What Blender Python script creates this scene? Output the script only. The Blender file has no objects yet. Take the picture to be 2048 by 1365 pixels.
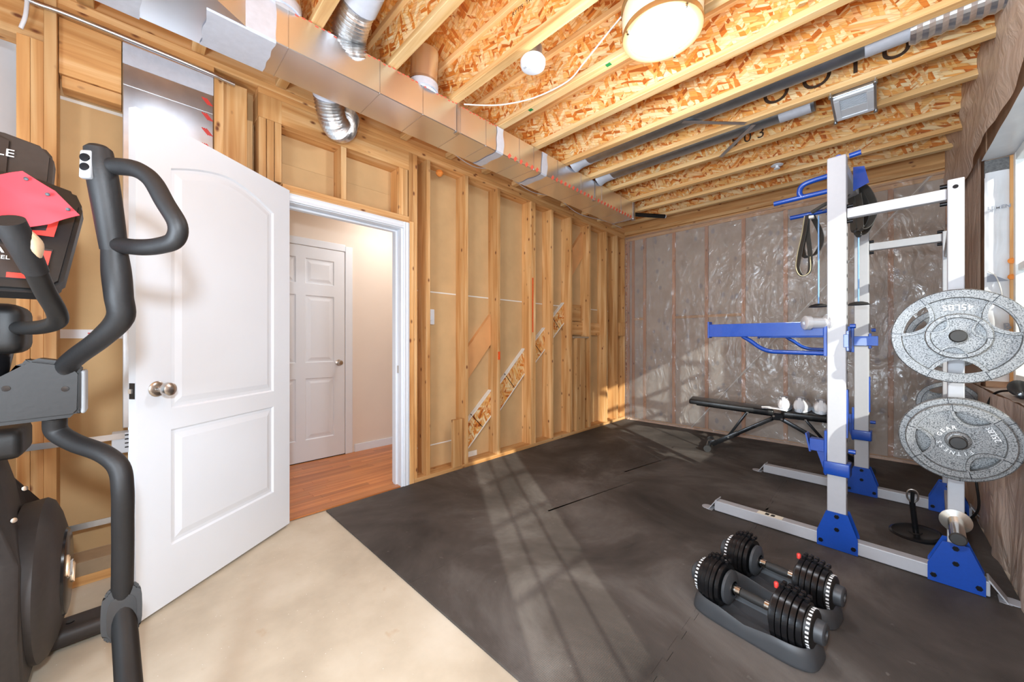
import bpy, bmesh, math, random
from mathutils import Vector, Matrix, noise
random.seed(7)
S = bpy.context.scene
COL = S.collection
PI = math.pi

# ------------------------------------------------------------------ camera, world, light
cam = bpy.data.cameras.new('camera'); cam.sensor_width = 36; cam.lens = 746/2048*36; cam.clip_start = 0.02
camo = bpy.data.objects.new('camera', cam); COL.objects.link(camo)
camo.location = (2.678, 0, 1.155); camo.rotation_euler = (PI/2, 0, 0.778)
S.camera = camo
S.view_settings.view_transform = 'Standard'; S.view_settings.look = 'None'
S.view_settings.exposure = 0.22; S.view_settings.gamma = 1; S.view_settings.use_curve_mapping = False
w = bpy.data.worlds.new('world'); S.world = w; w.use_nodes = True
w.node_tree.nodes['Background'].inputs[0].default_value = (0.76, 0.90, 1.04, 1)
w.node_tree.nodes['Background'].inputs[1].default_value = 0.95

def light(name, kind, loc, energy, color=(1, 1, 1), rot=(0, 0, 0), **k):
    d = bpy.data.lights.new(name, kind); d.energy = energy; d.color = color
    for a, b in k.items(): setattr(d, a, b)
    o = bpy.data.objects.new(name, d); o.location = loc; o.rotation_euler = rot; COL.objects.link(o); return o
SUN_DIR = Vector((-0.827*0.915, 0.562*0.915, -0.395)).normalized()
sun = light('sun', 'SUN', (6, -2, 4), 7.8, (1.0, 0.96, 0.88), angle=0.012)
sun.rotation_euler = SUN_DIR.to_track_quat('-Z', 'Y').to_euler()
light('camera_flash', 'POINT', (2.66, -0.05, 1.45), 92, (0.80, 0.93, 1.06), shadow_soft_size=0.05)
fill_ob = light('added_fill_light', 'AREA', (2.2, -1.0, 1.0), 62, (0.80, 0.93, 1.06), shape='DISK', size=.9)  # added fill behind the camera, brightens the joists and far end
fill_ob.rotation_euler = (Vector((2.3, 3.4, 3.1)) - fill_ob.location).to_track_quat('-Z', 'Y').to_euler()

# ------------------------------------------------------------------ materials
MATS = {}
def nt(name):
    m = bpy.data.materials.new(name); m.use_nodes = True
    t = m.node_tree; b = t.nodes['Principled BSDF']
    MATS[name] = m
    return m, t, b
def N(t, kind, **k):
    n = t.nodes.new(kind)
    for a, b in k.items(): setattr(n, a, b)
    return n
def L(t, a, ao, b, bi): t.links.new(a.outputs[ao], b.inputs[bi])
def srgb(r, g, b):
    f = lambda c: (c/255/12.92) if c/255 <= .04045 else ((c/255+.055)/1.055)**2.4
    return (f(r), f(g), f(b), 1)
def ramp(t, stops, interp='LINEAR'):
    n = N(t, 'ShaderNodeValToRGB'); e = n.color_ramp.elements; n.color_ramp.interpolation = interp
    while len(e) < len(stops): e.new(0.5)
    for i, (p, c) in enumerate(stops): e[i].position = p; e[i].color = c
    return n
def objcoord(t, scale, rot=(0, 0, 0), rnd=True, out=3):
    tc = N(t, 'ShaderNodeTexCoord'); mp = N(t, 'ShaderNodeMapping')
    mp.inputs['Scale'].default_value = scale; mp.inputs['Rotation'].default_value = rot
    if rnd:
        oi = N(t, 'ShaderNodeObjectInfo'); mul = N(t, 'ShaderNodeVectorMath', operation='SCALE'); add = N(t, 'ShaderNodeVectorMath', operation='ADD')
        cx = N(t, 'ShaderNodeCombineXYZ'); L(t, oi, 'Random', cx, 0); L(t, oi, 'Random', cx, 1); L(t, oi, 'Random', cx, 2)
        L(t, cx, 0, mul, 0); mul.inputs['Scale'].default_value = 37.0
        L(t, tc, 3, add, 0); L(t, mul, 0, add, 1); L(t, add, 0, mp, 0)
    else:
        ge = N(t, 'ShaderNodeNewGeometry'); L(t, ge, 'Position', mp, 0)
    return mp
def bump(t, b, src, so, strength, dist=0.002):
    n = N(t, 'ShaderNodeBump'); n.inputs['Strength'].default_value = strength; n.inputs['Distance'].default_value = dist
    L(t, src, so, n, 'Height'); L(t, n, 0, b, 'Normal'); return n
def plain(name, col, rough=.5, metal=0, noise_amt=.12, scale=20, bmp=0, coat=0, spec=None):
    m, t, b = nt(name)
    mp = objcoord(t, (scale,)*3)
    no = N(t, 'ShaderNodeTexNoise'); no.inputs['Scale'].default_value = 1; no.inputs['Detail'].default_value = 4
    L(t, mp, 0, no, 0)
    c = Vector(col[:3]); r = ramp(t, [(.3, tuple(c*(1-noise_amt))+(1,)), (.7, tuple(c*(1+noise_amt*.6))+(1,))])
    L(t, no, 0, r, 0); L(t, r, 0, b, 'Base Color')
    b.inputs['Roughness'].default_value = rough; b.inputs['Metallic'].default_value = metal
    if coat: b.inputs['Coat Weight'].default_value = coat
    if spec is not None: b.inputs['Specular IOR Level'].default_value = spec
    if bmp: bump(t, b, no, 0, bmp)
    return m
def pine(axis, name, cols=((236, 198, 146), (216, 164, 104), (188, 128, 70)), knots=True):
    m, t, b = nt(name)
    s = [26, 26, 26]; s[axis] = 1.3
    mp = objcoord(t, tuple(s))
    no = N(t, 'ShaderNodeTexNoise'); no.inputs['Scale'].default_value = 1; no.inputs['Detail'].default_value = 3; no.inputs['Distortion'].default_value = .6
    L(t, mp, 0, no, 0)
    r = ramp(t, [(.25, srgb(*cols[0])), (.52, srgb(*cols[1])), (.78, srgb(*cols[2]))]); L(t, no, 0, r, 0)
    s2 = [5, 5, 5]; s2[axis] = 1.1
    mp2 = objcoord(t, tuple(s2))
    n2 = N(t, 'ShaderNodeTexNoise'); n2.inputs['Scale'].default_value = 1; n2.inputs['Detail'].default_value = 2; L(t, mp2, 0, n2, 0)
    mx = N(t, 'ShaderNodeMix', data_type='RGBA', blend_type='MULTIPLY'); mx.inputs[0].default_value = .8
    r2 = ramp(t, [(.3, (1.12, 1.1, 1.08, 1)), (.7, (.8, .72, .62, 1))]); L(t, n2, 0, r2, 0)
    L(t, r, 0, mx, 6); L(t, r2, 0, mx, 7)
    last = (mx, 2)
    if knots:
        s3 = [13, 13, 13]; s3[axis] = 7
        mp3 = objcoord(t, tuple(s3)); v = N(t, 'ShaderNodeTexVoronoi'); v.inputs['Scale'].default_value = 1; L(t, mp3, 0, v, 0)
        rk = ramp(t, [(.06, (1, 1, 1, 1)), (.16, (0, 0, 0, 1))]); L(t, v, 'Distance', rk, 0)
        mk = N(t, 'ShaderNodeMix', data_type='RGBA'); L(t, rk, 0, mk, 0); L(t, mx, 2, mk, 6); mk.inputs[7].default_value = srgb(120, 66, 34)
        last = (mk, 2)
    hs = N(t, 'ShaderNodeHueSaturation'); oi = N(t, 'ShaderNodeObjectInfo'); mr = N(t, 'ShaderNodeMapRange')
    mr.inputs[3].default_value = .82; mr.inputs[4].default_value = 1.12; L(t, oi, 'Random', mr, 0); L(t, mr, 0, hs, 'Value')
    L(t, last[0], last[1], hs, 'Color'); L(t, hs, 0, b, 'Base Color')
    b.inputs['Roughness'].default_value = .62
    bump(t, b, no, 0, .25, .001)
    return m
PX, PY, PZ = pine(0, 'pine_x'), pine(1, 'pine_y'), pine(2, 'pine_z')
M_skirt = plain('smooth_stained_board', srgb(226, 166, 108), .55, noise_amt=.12, scale=4)
FL = pine(0, 'flange_lumber', ((250, 220, 170), (234, 192, 132), (206, 150, 88)), knots=False)
def osb(name, rot0=0, light_=1.0, yz=False):
    m, t, b = nt(name)
    cols = []
    for i, (ang, sc) in enumerate(((0.3, (8, 13, 58)), (1.25, (9, 15, 52)), (-.7, (7, 11, 46)))):
        tc = N(t, 'ShaderNodeTexCoord'); mp = N(t, 'ShaderNodeMapping'); mp0 = N(t, 'ShaderNodeMapping')
        # project so that x/(y+z) plane carries the strands on joist webs and on the deck alike
        sep = N(t, 'ShaderNodeSeparateXYZ'); ad = N(t, 'ShaderNodeMath', operation='ADD'); cb = N(t, 'ShaderNodeCombineXYZ')
        L(t, tc, 3, sep, 0); L(t, sep, 0 if yz else 1, ad, 0); L(t, sep, 2, ad, 1); L(t, sep, 1 if yz else 0, cb, 0); L(t, ad, 0, cb, 1)
        oi = N(t, 'ShaderNodeObjectInfo'); L(t, oi, 'Random', cb, 2)
        mp0.inputs['Rotation'].default_value = (0, 0, ang + rot0); L(t, cb, 0, mp0, 0)
        mp.inputs['Scale'].default_value = (sc[0], sc[2], 3); L(t, mp0, 0, mp, 0)
        no = N(t, 'ShaderNodeTexNoise'); no.inputs['Scale'].default_value = 4; L(t, mp0, 0, no, 0)
        av = N(t, 'ShaderNodeVectorMath', operation='MULTIPLY_ADD'); L(t, no, 'Color', av, 0); av.inputs[1].default_value = (1.6, 2.2, 0); L(t, mp, 0, av, 2)
        v = N(t, 'ShaderNodeTexVoronoi'); v.inputs['Scale'].default_value = 1; v.inputs['Randomness'].default_value = 1; L(t, av, 0, v, 0)
        sp = N(t, 'ShaderNodeSeparateColor'); L(t, v, 'Color', sp, 0)
        k = light_
        r = ramp(t, [(0, srgb(252*k, 228*k, 180*k)), (.2, srgb(244*k, 196*k, 124*k)), (.45, srgb(236*k, 160*k, 74*k)), (.62, srgb(250*k, 220*k, 168*k)), (.8, srgb(230*k, 146*k, 62*k)), (.93, srgb(210*k, 118*k, 44*k)), (1, srgb(178*k, 92*k, 34*k))]); L(t, sp, 0, r, 0)
        cols.append((r, v, sp))
    m1 = N(t, 'ShaderNodeMix', data_type='RGBA'); m2 = N(t, 'ShaderNodeMix', data_type='RGBA')
    g1 = N(t, 'ShaderNodeMath', operation='GREATER_THAN'); g1.inputs[1].default_value = .55; L(t, cols[0][2], 1, g1, 0)
    g2 = N(t, 'ShaderNodeMath', operation='GREATER_THAN'); g2.inputs[1].default_value = .62; L(t, cols[1][2], 2, g2, 0)
    L(t, g1, 0, m1, 0); L(t, cols[0][0], 0, m1, 6); L(t, cols[1][0], 0, m1, 7)
    L(t, g2, 0, m2, 0); L(t, m1, 2, m2, 6); L(t, cols[2][0], 0, m2, 7)
    # fine dark splinters between strands
    rd = ramp(t, [(0, (.72, .6, .5, 1)), (.12, (1, 1, 1, 1))])
    vd = N(t, 'ShaderNodeTexVoronoi', feature='DISTANCE_TO_EDGE'); vd.inputs['Scale'].default_value = 1
    tc = N(t, 'ShaderNodeMapping'); tc.inputs['Scale'].default_value = (20, 60, 3)
    src = cols[0][1].inputs[0].links[0].from_node; L(t, src, 0, vd, 0); L(t, vd, 0, rd, 0)
    mm = N(t, 'ShaderNodeMix', data_type='RGBA', blend_type='MULTIPLY'); mm.inputs[0].default_value = .7
    L(t, m2, 2, mm, 6); L(t, rd, 0, mm, 7); L(t, mm, 2, b, 'Base Color')
    b.inputs['Roughness'].default_value = .55
    bump(t, b, cols[0][2], 0, .2, .001)
    return m
OSB = osb('oriented_strand_board'); OSB2 = osb('strand_board_brace', .8, .97, True)
M_paper = plain('drywall_paper_back', srgb(206, 170, 122), .85, noise_amt=.08, scale=6)
M_gyp = plain('gypsum_white', srgb(232, 228, 220), .8, noise_amt=.03)
M_white = plain('white_paint', srgb(230, 236, 244), .38, noise_amt=.012, scale=5)
M_trim = plain('white_trim_paint', srgb(230, 236, 244), .35, noise_amt=.01)
M_hallwall = plain('hall_wall_paint', srgb(232, 218, 204), .7, noise_amt=.02, scale=3)
M_black = plain('black_plastic', srgb(18, 17, 17), .5, noise_amt=.15, scale=90, bmp=.15)
M_blackgloss = plain('black_gloss_plastic', srgb(22, 22, 24), .22, noise_amt=.1, scale=30)
M_foam = plain('black_foam_grip', srgb(24, 23, 24), .55, noise_amt=.12, scale=120, bmp=.2)
M_charcoal = plain('charcoal_plastic', srgb(50, 45, 43), .55, noise_amt=.12, scale=60, bmp=.15)
M_grey = plain('grey_plastic', srgb(150, 152, 155), .4, noise_amt=.05)
M_panel = plain('console_face', srgb(44, 40, 40), .45, noise_amt=.1, scale=40)
M_red = plain('red_print', srgb(214, 62, 54), .45, noise_amt=.03)
M_redpaper = plain('red_paper', srgb(228, 56, 66), .75, noise_amt=.04, scale=8)
M_wpaper = plain('white_paper', srgb(236, 236, 240), .8, noise_amt=.02)
M_print = plain('white_print', srgb(232, 232, 232), .5, noise_amt=.01)
M_chrome = plain('chrome_steel', srgb(205, 200, 192), .18, 1, noise_amt=.05)
M_nickel = plain('satin_nickel', srgb(196, 190, 184), .28, 1, noise_amt=.03)
M_rackw = plain('white_powder_coat', srgb(172, 172, 176), .42, noise_amt=.02, scale=60)
M_rackb = plain('blue_powder_coat', srgb(10, 66, 158), .35, noise_amt=.06, scale=80, coat=.3)
M_bolt = plain('black_bolt_steel', srgb(40, 40, 42), .35, .8, noise_amt=.1)
M_rubber = plain('black_rubber', srgb(40, 39, 38), .6, noise_amt=.1, scale=50)
M_vinyl = plain('black_vinyl', srgb(30, 30, 31), .34, noise_amt=.08, scale=60, bmp=.1)
M_iron = plain('black_iron', srgb(34, 34, 36), .26, .5, noise_amt=.15, scale=40)
M_tray = plain('dark_tray_plastic', srgb(62, 64, 67), .45, noise_amt=.12, scale=12)
M_shoe = plain('white_shoe_leather', srgb(236, 232, 232), .6, noise_amt=.04)
M_shoed = plain('grey_shoe_lining', srgb(170, 168, 172), .8, noise_amt=.1)
M_brass = plain('brass_rim', srgb(200, 168, 118), .28, .7, noise_amt=.05)
M_cream = plain('cream_glass', srgb(255, 246, 214), .3, noise_amt=.01)
M_strap = plain('dark_elastic_band', srgb(72, 70, 66), .5, noise_amt=.15, scale=30)
M_strapedge = plain('tan_band_edge', srgb(190, 176, 140), .6, noise_amt=.1)
M_vinylw = plain('white_vinyl_frame', srgb(240, 242, 240), .35, noise_amt=.01)
M_orange = plain('orange_marking_paint', srgb(240, 92, 30), .6, noise_amt=.15, scale=60)
M_foamo = plain('orange_spray_foam', srgb(246, 150, 66), .8, noise_amt=.15, scale=40, bmp=.5)
M_green = plain('green_marking', srgb(40, 128, 66), .6, noise_amt=.1)
M_ink = plain('black_ink', srgb(66, 46, 30), .7, noise_amt=.3, scale=60)
M_bagprint = plain('grey_bag_print', srgb(150, 155, 168), .6, noise_amt=.05)
M_tape = plain('foil_mastic_tape', srgb(206, 211, 222), .55, .25, noise_amt=.06, scale=30, bmp=.6)
M_redtape = plain('red_tape_print', srgb(222, 96, 74), .6, noise_amt=.1)
M_tan = plain('tan_contact_pad', srgb(214, 184, 150), .35, .4, noise_amt=.06)
M_pvc = plain('white_pipe', srgb(222, 222, 226), .4, noise_amt=.04, scale=4)
M_cpvc = plain('cream_pipe', srgb(224, 214, 186), .45, noise_amt=.04)
M_label = plain('cream_sticker', srgb(238, 232, 214), .6, noise_amt=.02)
M_yellow = plain('yellow_print', srgb(226, 196, 60), .6, noise_amt=.02)
M_tbar = plain('weathered_board', srgb(176, 150, 120), .8, noise_amt=.2, scale=8)
M_silver = plain('silver_collar', srgb(214, 216, 220), .3, .45, noise_amt=.03)
def galv(name, col, rough, amt=.2, sc=9):
    m, t, b = nt(name)
    mp = objcoord(t, (sc, sc, sc)); v = N(t, 'ShaderNodeTexNoise'); v.inputs['Scale'].default_value = 1; v.inputs['Detail'].default_value = 6; L(t, mp, 0, v, 0)
    c = Vector(col[:3]); r = ramp(t, [(.3, tuple(c*(1-amt))+(1,)), (.7, tuple(c)+(1,))]); L(t, v, 0, r, 0); L(t, r, 0, b, 'Base Color')
    rr = ramp(t, [(.3, (rough*.75,)*3+(1,)), (.7, (rough*1.3,)*3+(1,))]); L(t, v, 0, rr, 0); b.inputs['Roughness'].default_value = rough
    b.inputs['Metallic'].default_value = 1
    bump(t, b, v, 0, .12, .003)
    return m
M_galv = galv('galvanized_steel', srgb(214, 216, 220), .3)
M_duct = galv('duct_sheet_metal', srgb(236, 240, 246), .30, .08, 3)
M_foil = galv('crinkled_foil', srgb(240, 240, 240), .34, .2, 40)
M_dgalv = galv('dull_galvanized_pipe', srgb(190, 198, 204), .40, .25, 12)
def platemat():
    m, t, b = nt('hammertone_grey')
    mp = objcoord(t, (260,)*3); no = N(t, 'ShaderNodeTexNoise'); no.inputs['Scale'].default_value = 1; no.inputs['Detail'].default_value = 1; L(t, mp, 0, no, 0)
    r = ramp(t, [(.36, srgb(56, 57, 57)), (.44, srgb(106, 106, 106)), (.7, srgb(130, 130, 129))]); L(t, no, 0, r, 0); L(t, r, 0, b, 'Base Color')
    b.inputs['Metallic'].default_value = .35; b.inputs['Roughness'].default_value = .4
    bump(t, b, no, 0, .3, .001); return m
M_plate = platemat()
def concrete():
    m, t, b = nt('concrete_slab')
    mp = objcoord(t, (1.6,)*3, rnd=False); no = N(t, 'ShaderNodeTexNoise'); no.inputs['Scale'].default_value = 1; no.inputs['Detail'].default_value = 8; no.inputs['Roughness'].default_value = .6; L(t, mp, 0, no, 0)
    r = ramp(t, [(.28, srgb(172, 158, 138)), (.5, srgb(200, 187, 166)), (.72, srgb(218, 208, 190))]); L(t, no, 0, r, 0)
    mp2 = objcoord(t, (9,)*3, rnd=False); n2 = N(t, 'ShaderNodeTexNoise'); n2.inputs['Scale'].default_value = 1; n2.inputs['Detail'].default_value = 5; L(t, mp2, 0, n2, 0)
    r2 = ramp(t, [(.68, (0, 0, 0, 1)), (.78, (.5,)*3+(1,))]); L(t, n2, 0, r2, 0)
    mx = N(t, 'ShaderNodeMix', data_type='RGBA'); L(t, r2, 0, mx, 0); L(t, r, 0, mx, 6); mx.inputs[7].default_value = srgb(176, 136, 90)
    mp3 = objcoord(t, (60,)*3, rnd=False); v = N(t, 'ShaderNodeTexVoronoi'); v.inputs['Scale'].default_value = .5; L(t, mp3, 0, v, 0)
    r3 = ramp(t, [(.035, (1,)*3+(1,)), (.06, (0, 0, 0, 1))]); L(t, v, 'Distance', r3, 0)
    m3 = N(t, 'ShaderNodeMix', data_type='RGBA'); L(t, r3, 0, m3, 0); L(t, mx, 2, m3, 6); m3.inputs[7].default_value = srgb(236, 232, 226)
    L(t, m3, 2, b, 'Base Color'); b.inputs['Roughness'].default_value = .55
    bump(t, b, n2, 0, .1, .002); return m
M_conc = concrete()
def matrubber():
    m, t, b = nt('rubber_tile')
    mp = objcoord(t, (1.4, 1.4, 1.4), rnd=False); no = N(t, 'ShaderNodeTexNoise'); no.inputs['Scale'].default_value = 1; no.inputs['Detail'].default_value = 9; no.inputs['Roughness'].default_value = .62; no.inputs['Distortion'].default_value = .5; L(t, mp, 0, no, 0)
    r = ramp(t, [(.3, srgb(50, 46, 43)), (.5, srgb(78, 72, 68)), (.72, srgb(116, 111, 107))]); L(t, no, 0, r, 0)
    mp3 = objcoord(t, (5, 5, 5), rnd=False); v = N(t, 'ShaderNodeTexNoise'); v.inputs['Scale'].default_value = 5; v.inputs['Detail'].default_value = 8; L(t, mp3, 0, v, 0)
    r3 = ramp(t, [(.7, (0, 0, 0, 1)), (.8, (.5,)*3+(1,))]); L(t, v, 0, r3, 0)
    m3 = N(t, 'ShaderNodeMix', data_type='RGBA'); L(t, r3, 0, m3, 0); L(t, r, 0, m3, 6); m3.inputs[7].default_value = srgb(150, 146, 140)
    L(t, m3, 2, b, 'Base Color'); b.inputs['Roughness'].default_value = .7; b.inputs['Specular IOR Level'].default_value = .3
    # fine woven relief
    tc = N(t, 'ShaderNodeTexCoord'); w1 = N(t, 'ShaderNodeTexWave', bands_direction='X'); w2 = N(t, 'ShaderNodeTexWave', bands_direction='Y')
    for w_ in (w1, w2): w_.inputs['Scale'].default_value = 45; L(t, tc, 3, w_, 0)
    ad = N(t, 'ShaderNodeMath', operation='ADD'); L(t, w1, 'Fac', ad, 0); L(t, w2, 'Fac', ad, 1)
    bump(t, b, ad, 0, .25, .001); return m
M_mat = matrubber()
def filmmat(name, tint, diff, dcol, bs=1.0, gm=1.6, gr=.16):
    m = bpy.data.materials.new(name); m.use_nodes = True; t = m.node_tree; t.nodes.clear()
    out = N(t, 'ShaderNodeOutputMaterial'); tr = N(t, 'ShaderNodeBsdfTransparent'); tr.inputs[0].default_value = tint
    gl = N(t, 'ShaderNodeBsdfGlossy'); gl.inputs['Roughness'].default_value = gr
    df = N(t, 'ShaderNodeBsdfDiffuse'); df.inputs[0].default_value = dcol
    mp = objcoord(t, (3, 3, 1.6), rnd=False); no = N(t, 'ShaderNodeTexNoise'); no.inputs['Scale'].default_value = 2.6; no.inputs['Detail'].default_value = 5; no.inputs['Distortion'].default_value = 1.2; L(t, mp, 0, no, 0)
    bp = N(t, 'ShaderNodeBump'); bp.inputs['Strength'].default_value = bs; bp.inputs['Distance'].default_value = .03; L(t, no, 0, bp, 'Height')
    for n in (gl, df): L(t, bp, 0, n, 'Normal')
    fr = N(t, 'ShaderNodeFresnel'); fr.inputs[0].default_value = 1.5; L(t, bp, 0, fr, 'Normal')
    m1 = N(t, 'ShaderNodeMixShader'); m1.inputs[0].default_value = diff; L(t, tr, 0, m1, 1); L(t, df, 0, m1, 2)
    ad = N(t, 'ShaderNodeMath', operation='MULTIPLY'); ad.inputs[1].default_value = gm; L(t, fr, 0, ad, 0)
    m2 = N(t, 'ShaderNodeMixShader'); L(t, ad, 0, m2, 0); L(t, m1, 0, m2, 1); L(t, gl, 0, m2, 2); L(t, m2, 0, out, 0)
    MATS[name] = m; return m
M_film = filmmat('clear_vapour_film', (.96, .95, .95, 1), .18, (.80, .77, .75, 1), 1.1)
M_film2 = filmmat('brown_tinted_film', (.94, .90, .87, 1), .82, (.66, .50, .40, 1), 1.0, .30, .38)
def battmat():
    m, t, b = nt('batt_facing')
    mp = objcoord(t, (2, 2, 2)); no = N(t, 'ShaderNodeTexNoise'); no.inputs['Scale'].default_value = 2; no.inputs['Detail'].default_value = 6; L(t, mp, 0, no, 0)
    r = ramp(t, [(.3, srgb(180, 158, 138)), (.7, srgb(204, 186, 168))]); L(t, no, 0, r, 0)
    mp3 = objcoord(t, (9, 9, 6)); v = N(t, 'ShaderNodeTexVoronoi'); v.inputs['Scale'].default_value = 1; L(t, mp3, 0, v, 0)
    n3 = N(t, 'ShaderNodeTexNoise'); n3.inputs['Scale'].default_value = 60; L(t, mp, 0, n3, 0)
    ad = N(t, 'ShaderNodeMath', operation='ADD'); L(t, v, 'Distance', ad, 0)
    ml = N(t, 'ShaderNodeMath', operation='MULTIPLY'); ml.inputs[1].default_value = .25; L(t, n3, 0, ml, 0); L(t, ml, 0, ad, 1)
    r3 = ramp(t, [(.28, (.4,)*3+(1,)), (.36, (0, 0, 0, 1))]); L(t, ad, 0, r3, 0)
    m3 = N(t, 'ShaderNodeMix', data_type='RGBA'); L(t, r3, 0, m3, 0); L(t, r, 0, m3, 6); m3.inputs[7].default_value = srgb(92, 108, 138)
    L(t, m3, 2, b, 'Base Color'); b.inputs['Roughness'].default_value = .8; return m
M_batt = battmat()
M_batto = plain('tan_wood_behind_film', srgb(206, 168, 136), .7, noise_amt=.3, scale=5)
M_bag = plain('white_insulation_bag', srgb(226, 228, 232), .35, noise_amt=.08, scale=7, bmp=.5)
M_mineral = plain('dark_mineral_wool', srgb(112, 112, 112), .9, noise_amt=.4, scale=70, bmp=.6)
M_pinkwood = pine(2, 'film_stud_wood', ((220, 170, 128), (204, 146, 102), (180, 120, 78)), knots=True)
def hardwood():
    m, t, b = nt('oak_floor_board')
    mp = objcoord(t, (30, 1.6, 30)); no = N(t, 'ShaderNodeTexNoise'); no.inputs['Scale'].default_value = 1; no.inputs['Detail'].default_value = 4; L(t, mp, 0, no, 0)
    r = ramp(t, [(.3, srgb(214, 142, 84)), (.7, srgb(184, 108, 56))]); L(t, no, 0, r, 0)
    hs = N(t, 'ShaderNodeHueSaturation'); oi = N(t, 'ShaderNodeObjectInfo'); mr = N(t, 'ShaderNodeMapRange'); mr.inputs[3].default_value = .82; mr.inputs[4].default_value = 1.15
    L(t, oi, 'Random', mr, 0); L(t, mr, 0, hs, 'Value'); L(t, r, 0, hs, 'Color'); L(t, hs, 0, b, 'Base Color')
    b.inputs['Roughness'].default_value = .28; return m
M_oak = hardwood()
def emis(name, col, s):
    m, t, b = nt(name); b.inputs['Base Color'].default_value = (.05, .05, .05, 1); b.inputs['Emission Color'].default_value = col; b.inputs['Emission Strength'].default_value = s; return m
M_lens = emis('lamp_lens', (.62, .62, .61, 1), .78)
def glass(name):
    m = bpy.data.materials.new(name); m.use_nodes = True; t = m.node_tree; t.nodes.clear()
    out = N(t, 'ShaderNodeOutputMaterial'); tr = N(t, 'ShaderNodeBsdfTransparent'); tr.inputs[0].default_value = (.96, .98, .97, 1)
    gl = N(t, 'ShaderNodeBsdfGlossy'); gl.inputs['Roughness'].default_value = .02; fr = N(t, 'ShaderNodeFresnel'); m1 = N(t, 'ShaderNodeMixShader')
    L(t, fr, 0, m1, 0); L(t, tr, 0, m1, 1); L(t, gl, 0, m1, 2); L(t, m1, 0, out, 0); return m
M_glass = glass('window_glass')

# ------------------------------------------------------------------ object helpers
WL = {}           # world location of every object (roots and nests only translate)
def _place(o, parent, wl):
    WL[o.name] = Vector(wl)
    if parent is not None:
        o.parent = parent; o.location = Vector(wl) - WL[parent.name]
    else: o.location = wl
def tag(o, label, cat, group=None):
    o['label'] = label; o['category'] = cat
    if group: o['group'] = group
    return o
def thing(name, label, cat, loc, group=None):
    o = bpy.data.objects.new(name, None); o.empty_display_size = .05; COL.objects.link(o); _place(o, None, loc)
    return tag(o, label, cat, group)
def obj(name, bm, mat, parent=None, smooth=False, origin=None, T=None, auto=None):
    if T is not None: bmesh.ops.transform(bm, matrix=T, verts=bm.verts)
    vs = [v.co for v in bm.verts]
    if origin is None:
        lo = Vector((min(v.x for v in vs), min(v.y for v in vs), min(v.z for v in vs))); hi = Vector((max(v.x for v in vs), max(v.y for v in vs), max(v.z for v in vs)))
        origin = (lo+hi)/2
    origin = Vector(origin)
    for v in bm.verts: v.co -= origin
    me = bpy.data.meshes.new(name)
    bmesh.ops.recalc_face_normals(bm, faces=bm.faces)
    if smooth:
        for f in bm.faces: f.smooth = True
        a = math.radians(auto or 40)
        for e in bm.edges:
            if len(e.link_faces) == 2 and e.calc_face_angle(0) > a: e.smooth = False
    bm.to_mesh(me); bm.free()
    mats = mat if isinstance(mat, (list, tuple)) else [mat]
    for m in mats: me.materials.append(m)
    o = bpy.data.objects.new(name, me); COL.objects.link(o); _place(o, parent, origin)
    return o
def struct(o): o['kind'] = 'structure'; return o
def B(): return bmesh.new()
def abox(bm, x0, x1, y0, y1, z0, z1, bev=0, seg=2):
    r = bmesh.ops.create_cube(bm, size=1)
    vs = r['verts']
    for v in vs: v.co = Vector(((x0+x1)/2 + v.co.x*(x1-x0), (y0+y1)/2 + v.co.y*(y1-y0), (z0+z1)/2 + v.co.z*(z1-z0)))
    if bev:
        es = list({e for v in vs for e in v.link_edges})
        bmesh.ops.bevel(bm, geom=es, offset=bev, segments=seg, affect='EDGES', profile=.5)
    return bm
def box(name, x0, x1, y0, y1, z0, z1, mat, parent=None, bev=0, T=None, seg=2, smooth=False):
    return obj(name, abox(B(), x0, x1, y0, y1, z0, z1, bev, seg), mat, parent, T=T, smooth=smooth or bev > .004)
def frame_of(d, up=Vector((0, 0, 1))):
    d = Vector(d).normalized()
    if abs(d.dot(up)) > .98: up = Vector((0, 1, 0))
    s = d.cross(up).normalized(); u = s.cross(d).normalized()
    return s, u, d
def acyl(bm, p0, p1, r, r1=None, seg=24, cap=True):
    p0, p1 = Vector(p0), Vector(p1); s, u, d = frame_of(p1-p0); r1 = r if r1 is None else r1
    a = [bm.verts.new(p0 + (s*math.cos(t)+u*math.sin(t))*r) for t in [2*PI*i/seg for i in range(seg)]]
    b = [bm.verts.new(p1 + (s*math.cos(t)+u*math.sin(t))*r1) for t in [2*PI*i/seg for i in range(seg)]]
    for i in range(seg): bm.faces.new((a[i], a[(i+1) % seg], b[(i+1) % seg], b[i]))
    if cap: bm.faces.new(list(reversed(a))); bm.faces.new(b)
    return bm
def cyl(name, p0, p1, r, mat, parent=None, r1=None, seg=24, T=None):
    return obj(name, acyl(B(), p0, p1, r, r1, seg), mat, parent, smooth=True, T=T)
def catmull(pts, n=6):
    P = [Vector(p) for p in pts]; P = [P[0]*2-P[1]] + P + [P[-1]*2-P[-2]]; out = []
    for i in range(1, len(P)-2):
        for k in range(n):
            t = k/n; a, b, c, d = P[i-1:i+3]
            out.append(.5*((2*b) + (-a+c)*t + (2*a-5*b+4*c-d)*t*t + (-a+3*b-3*c+d)*t**3))
    out.append(P[-2]); return out
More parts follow.
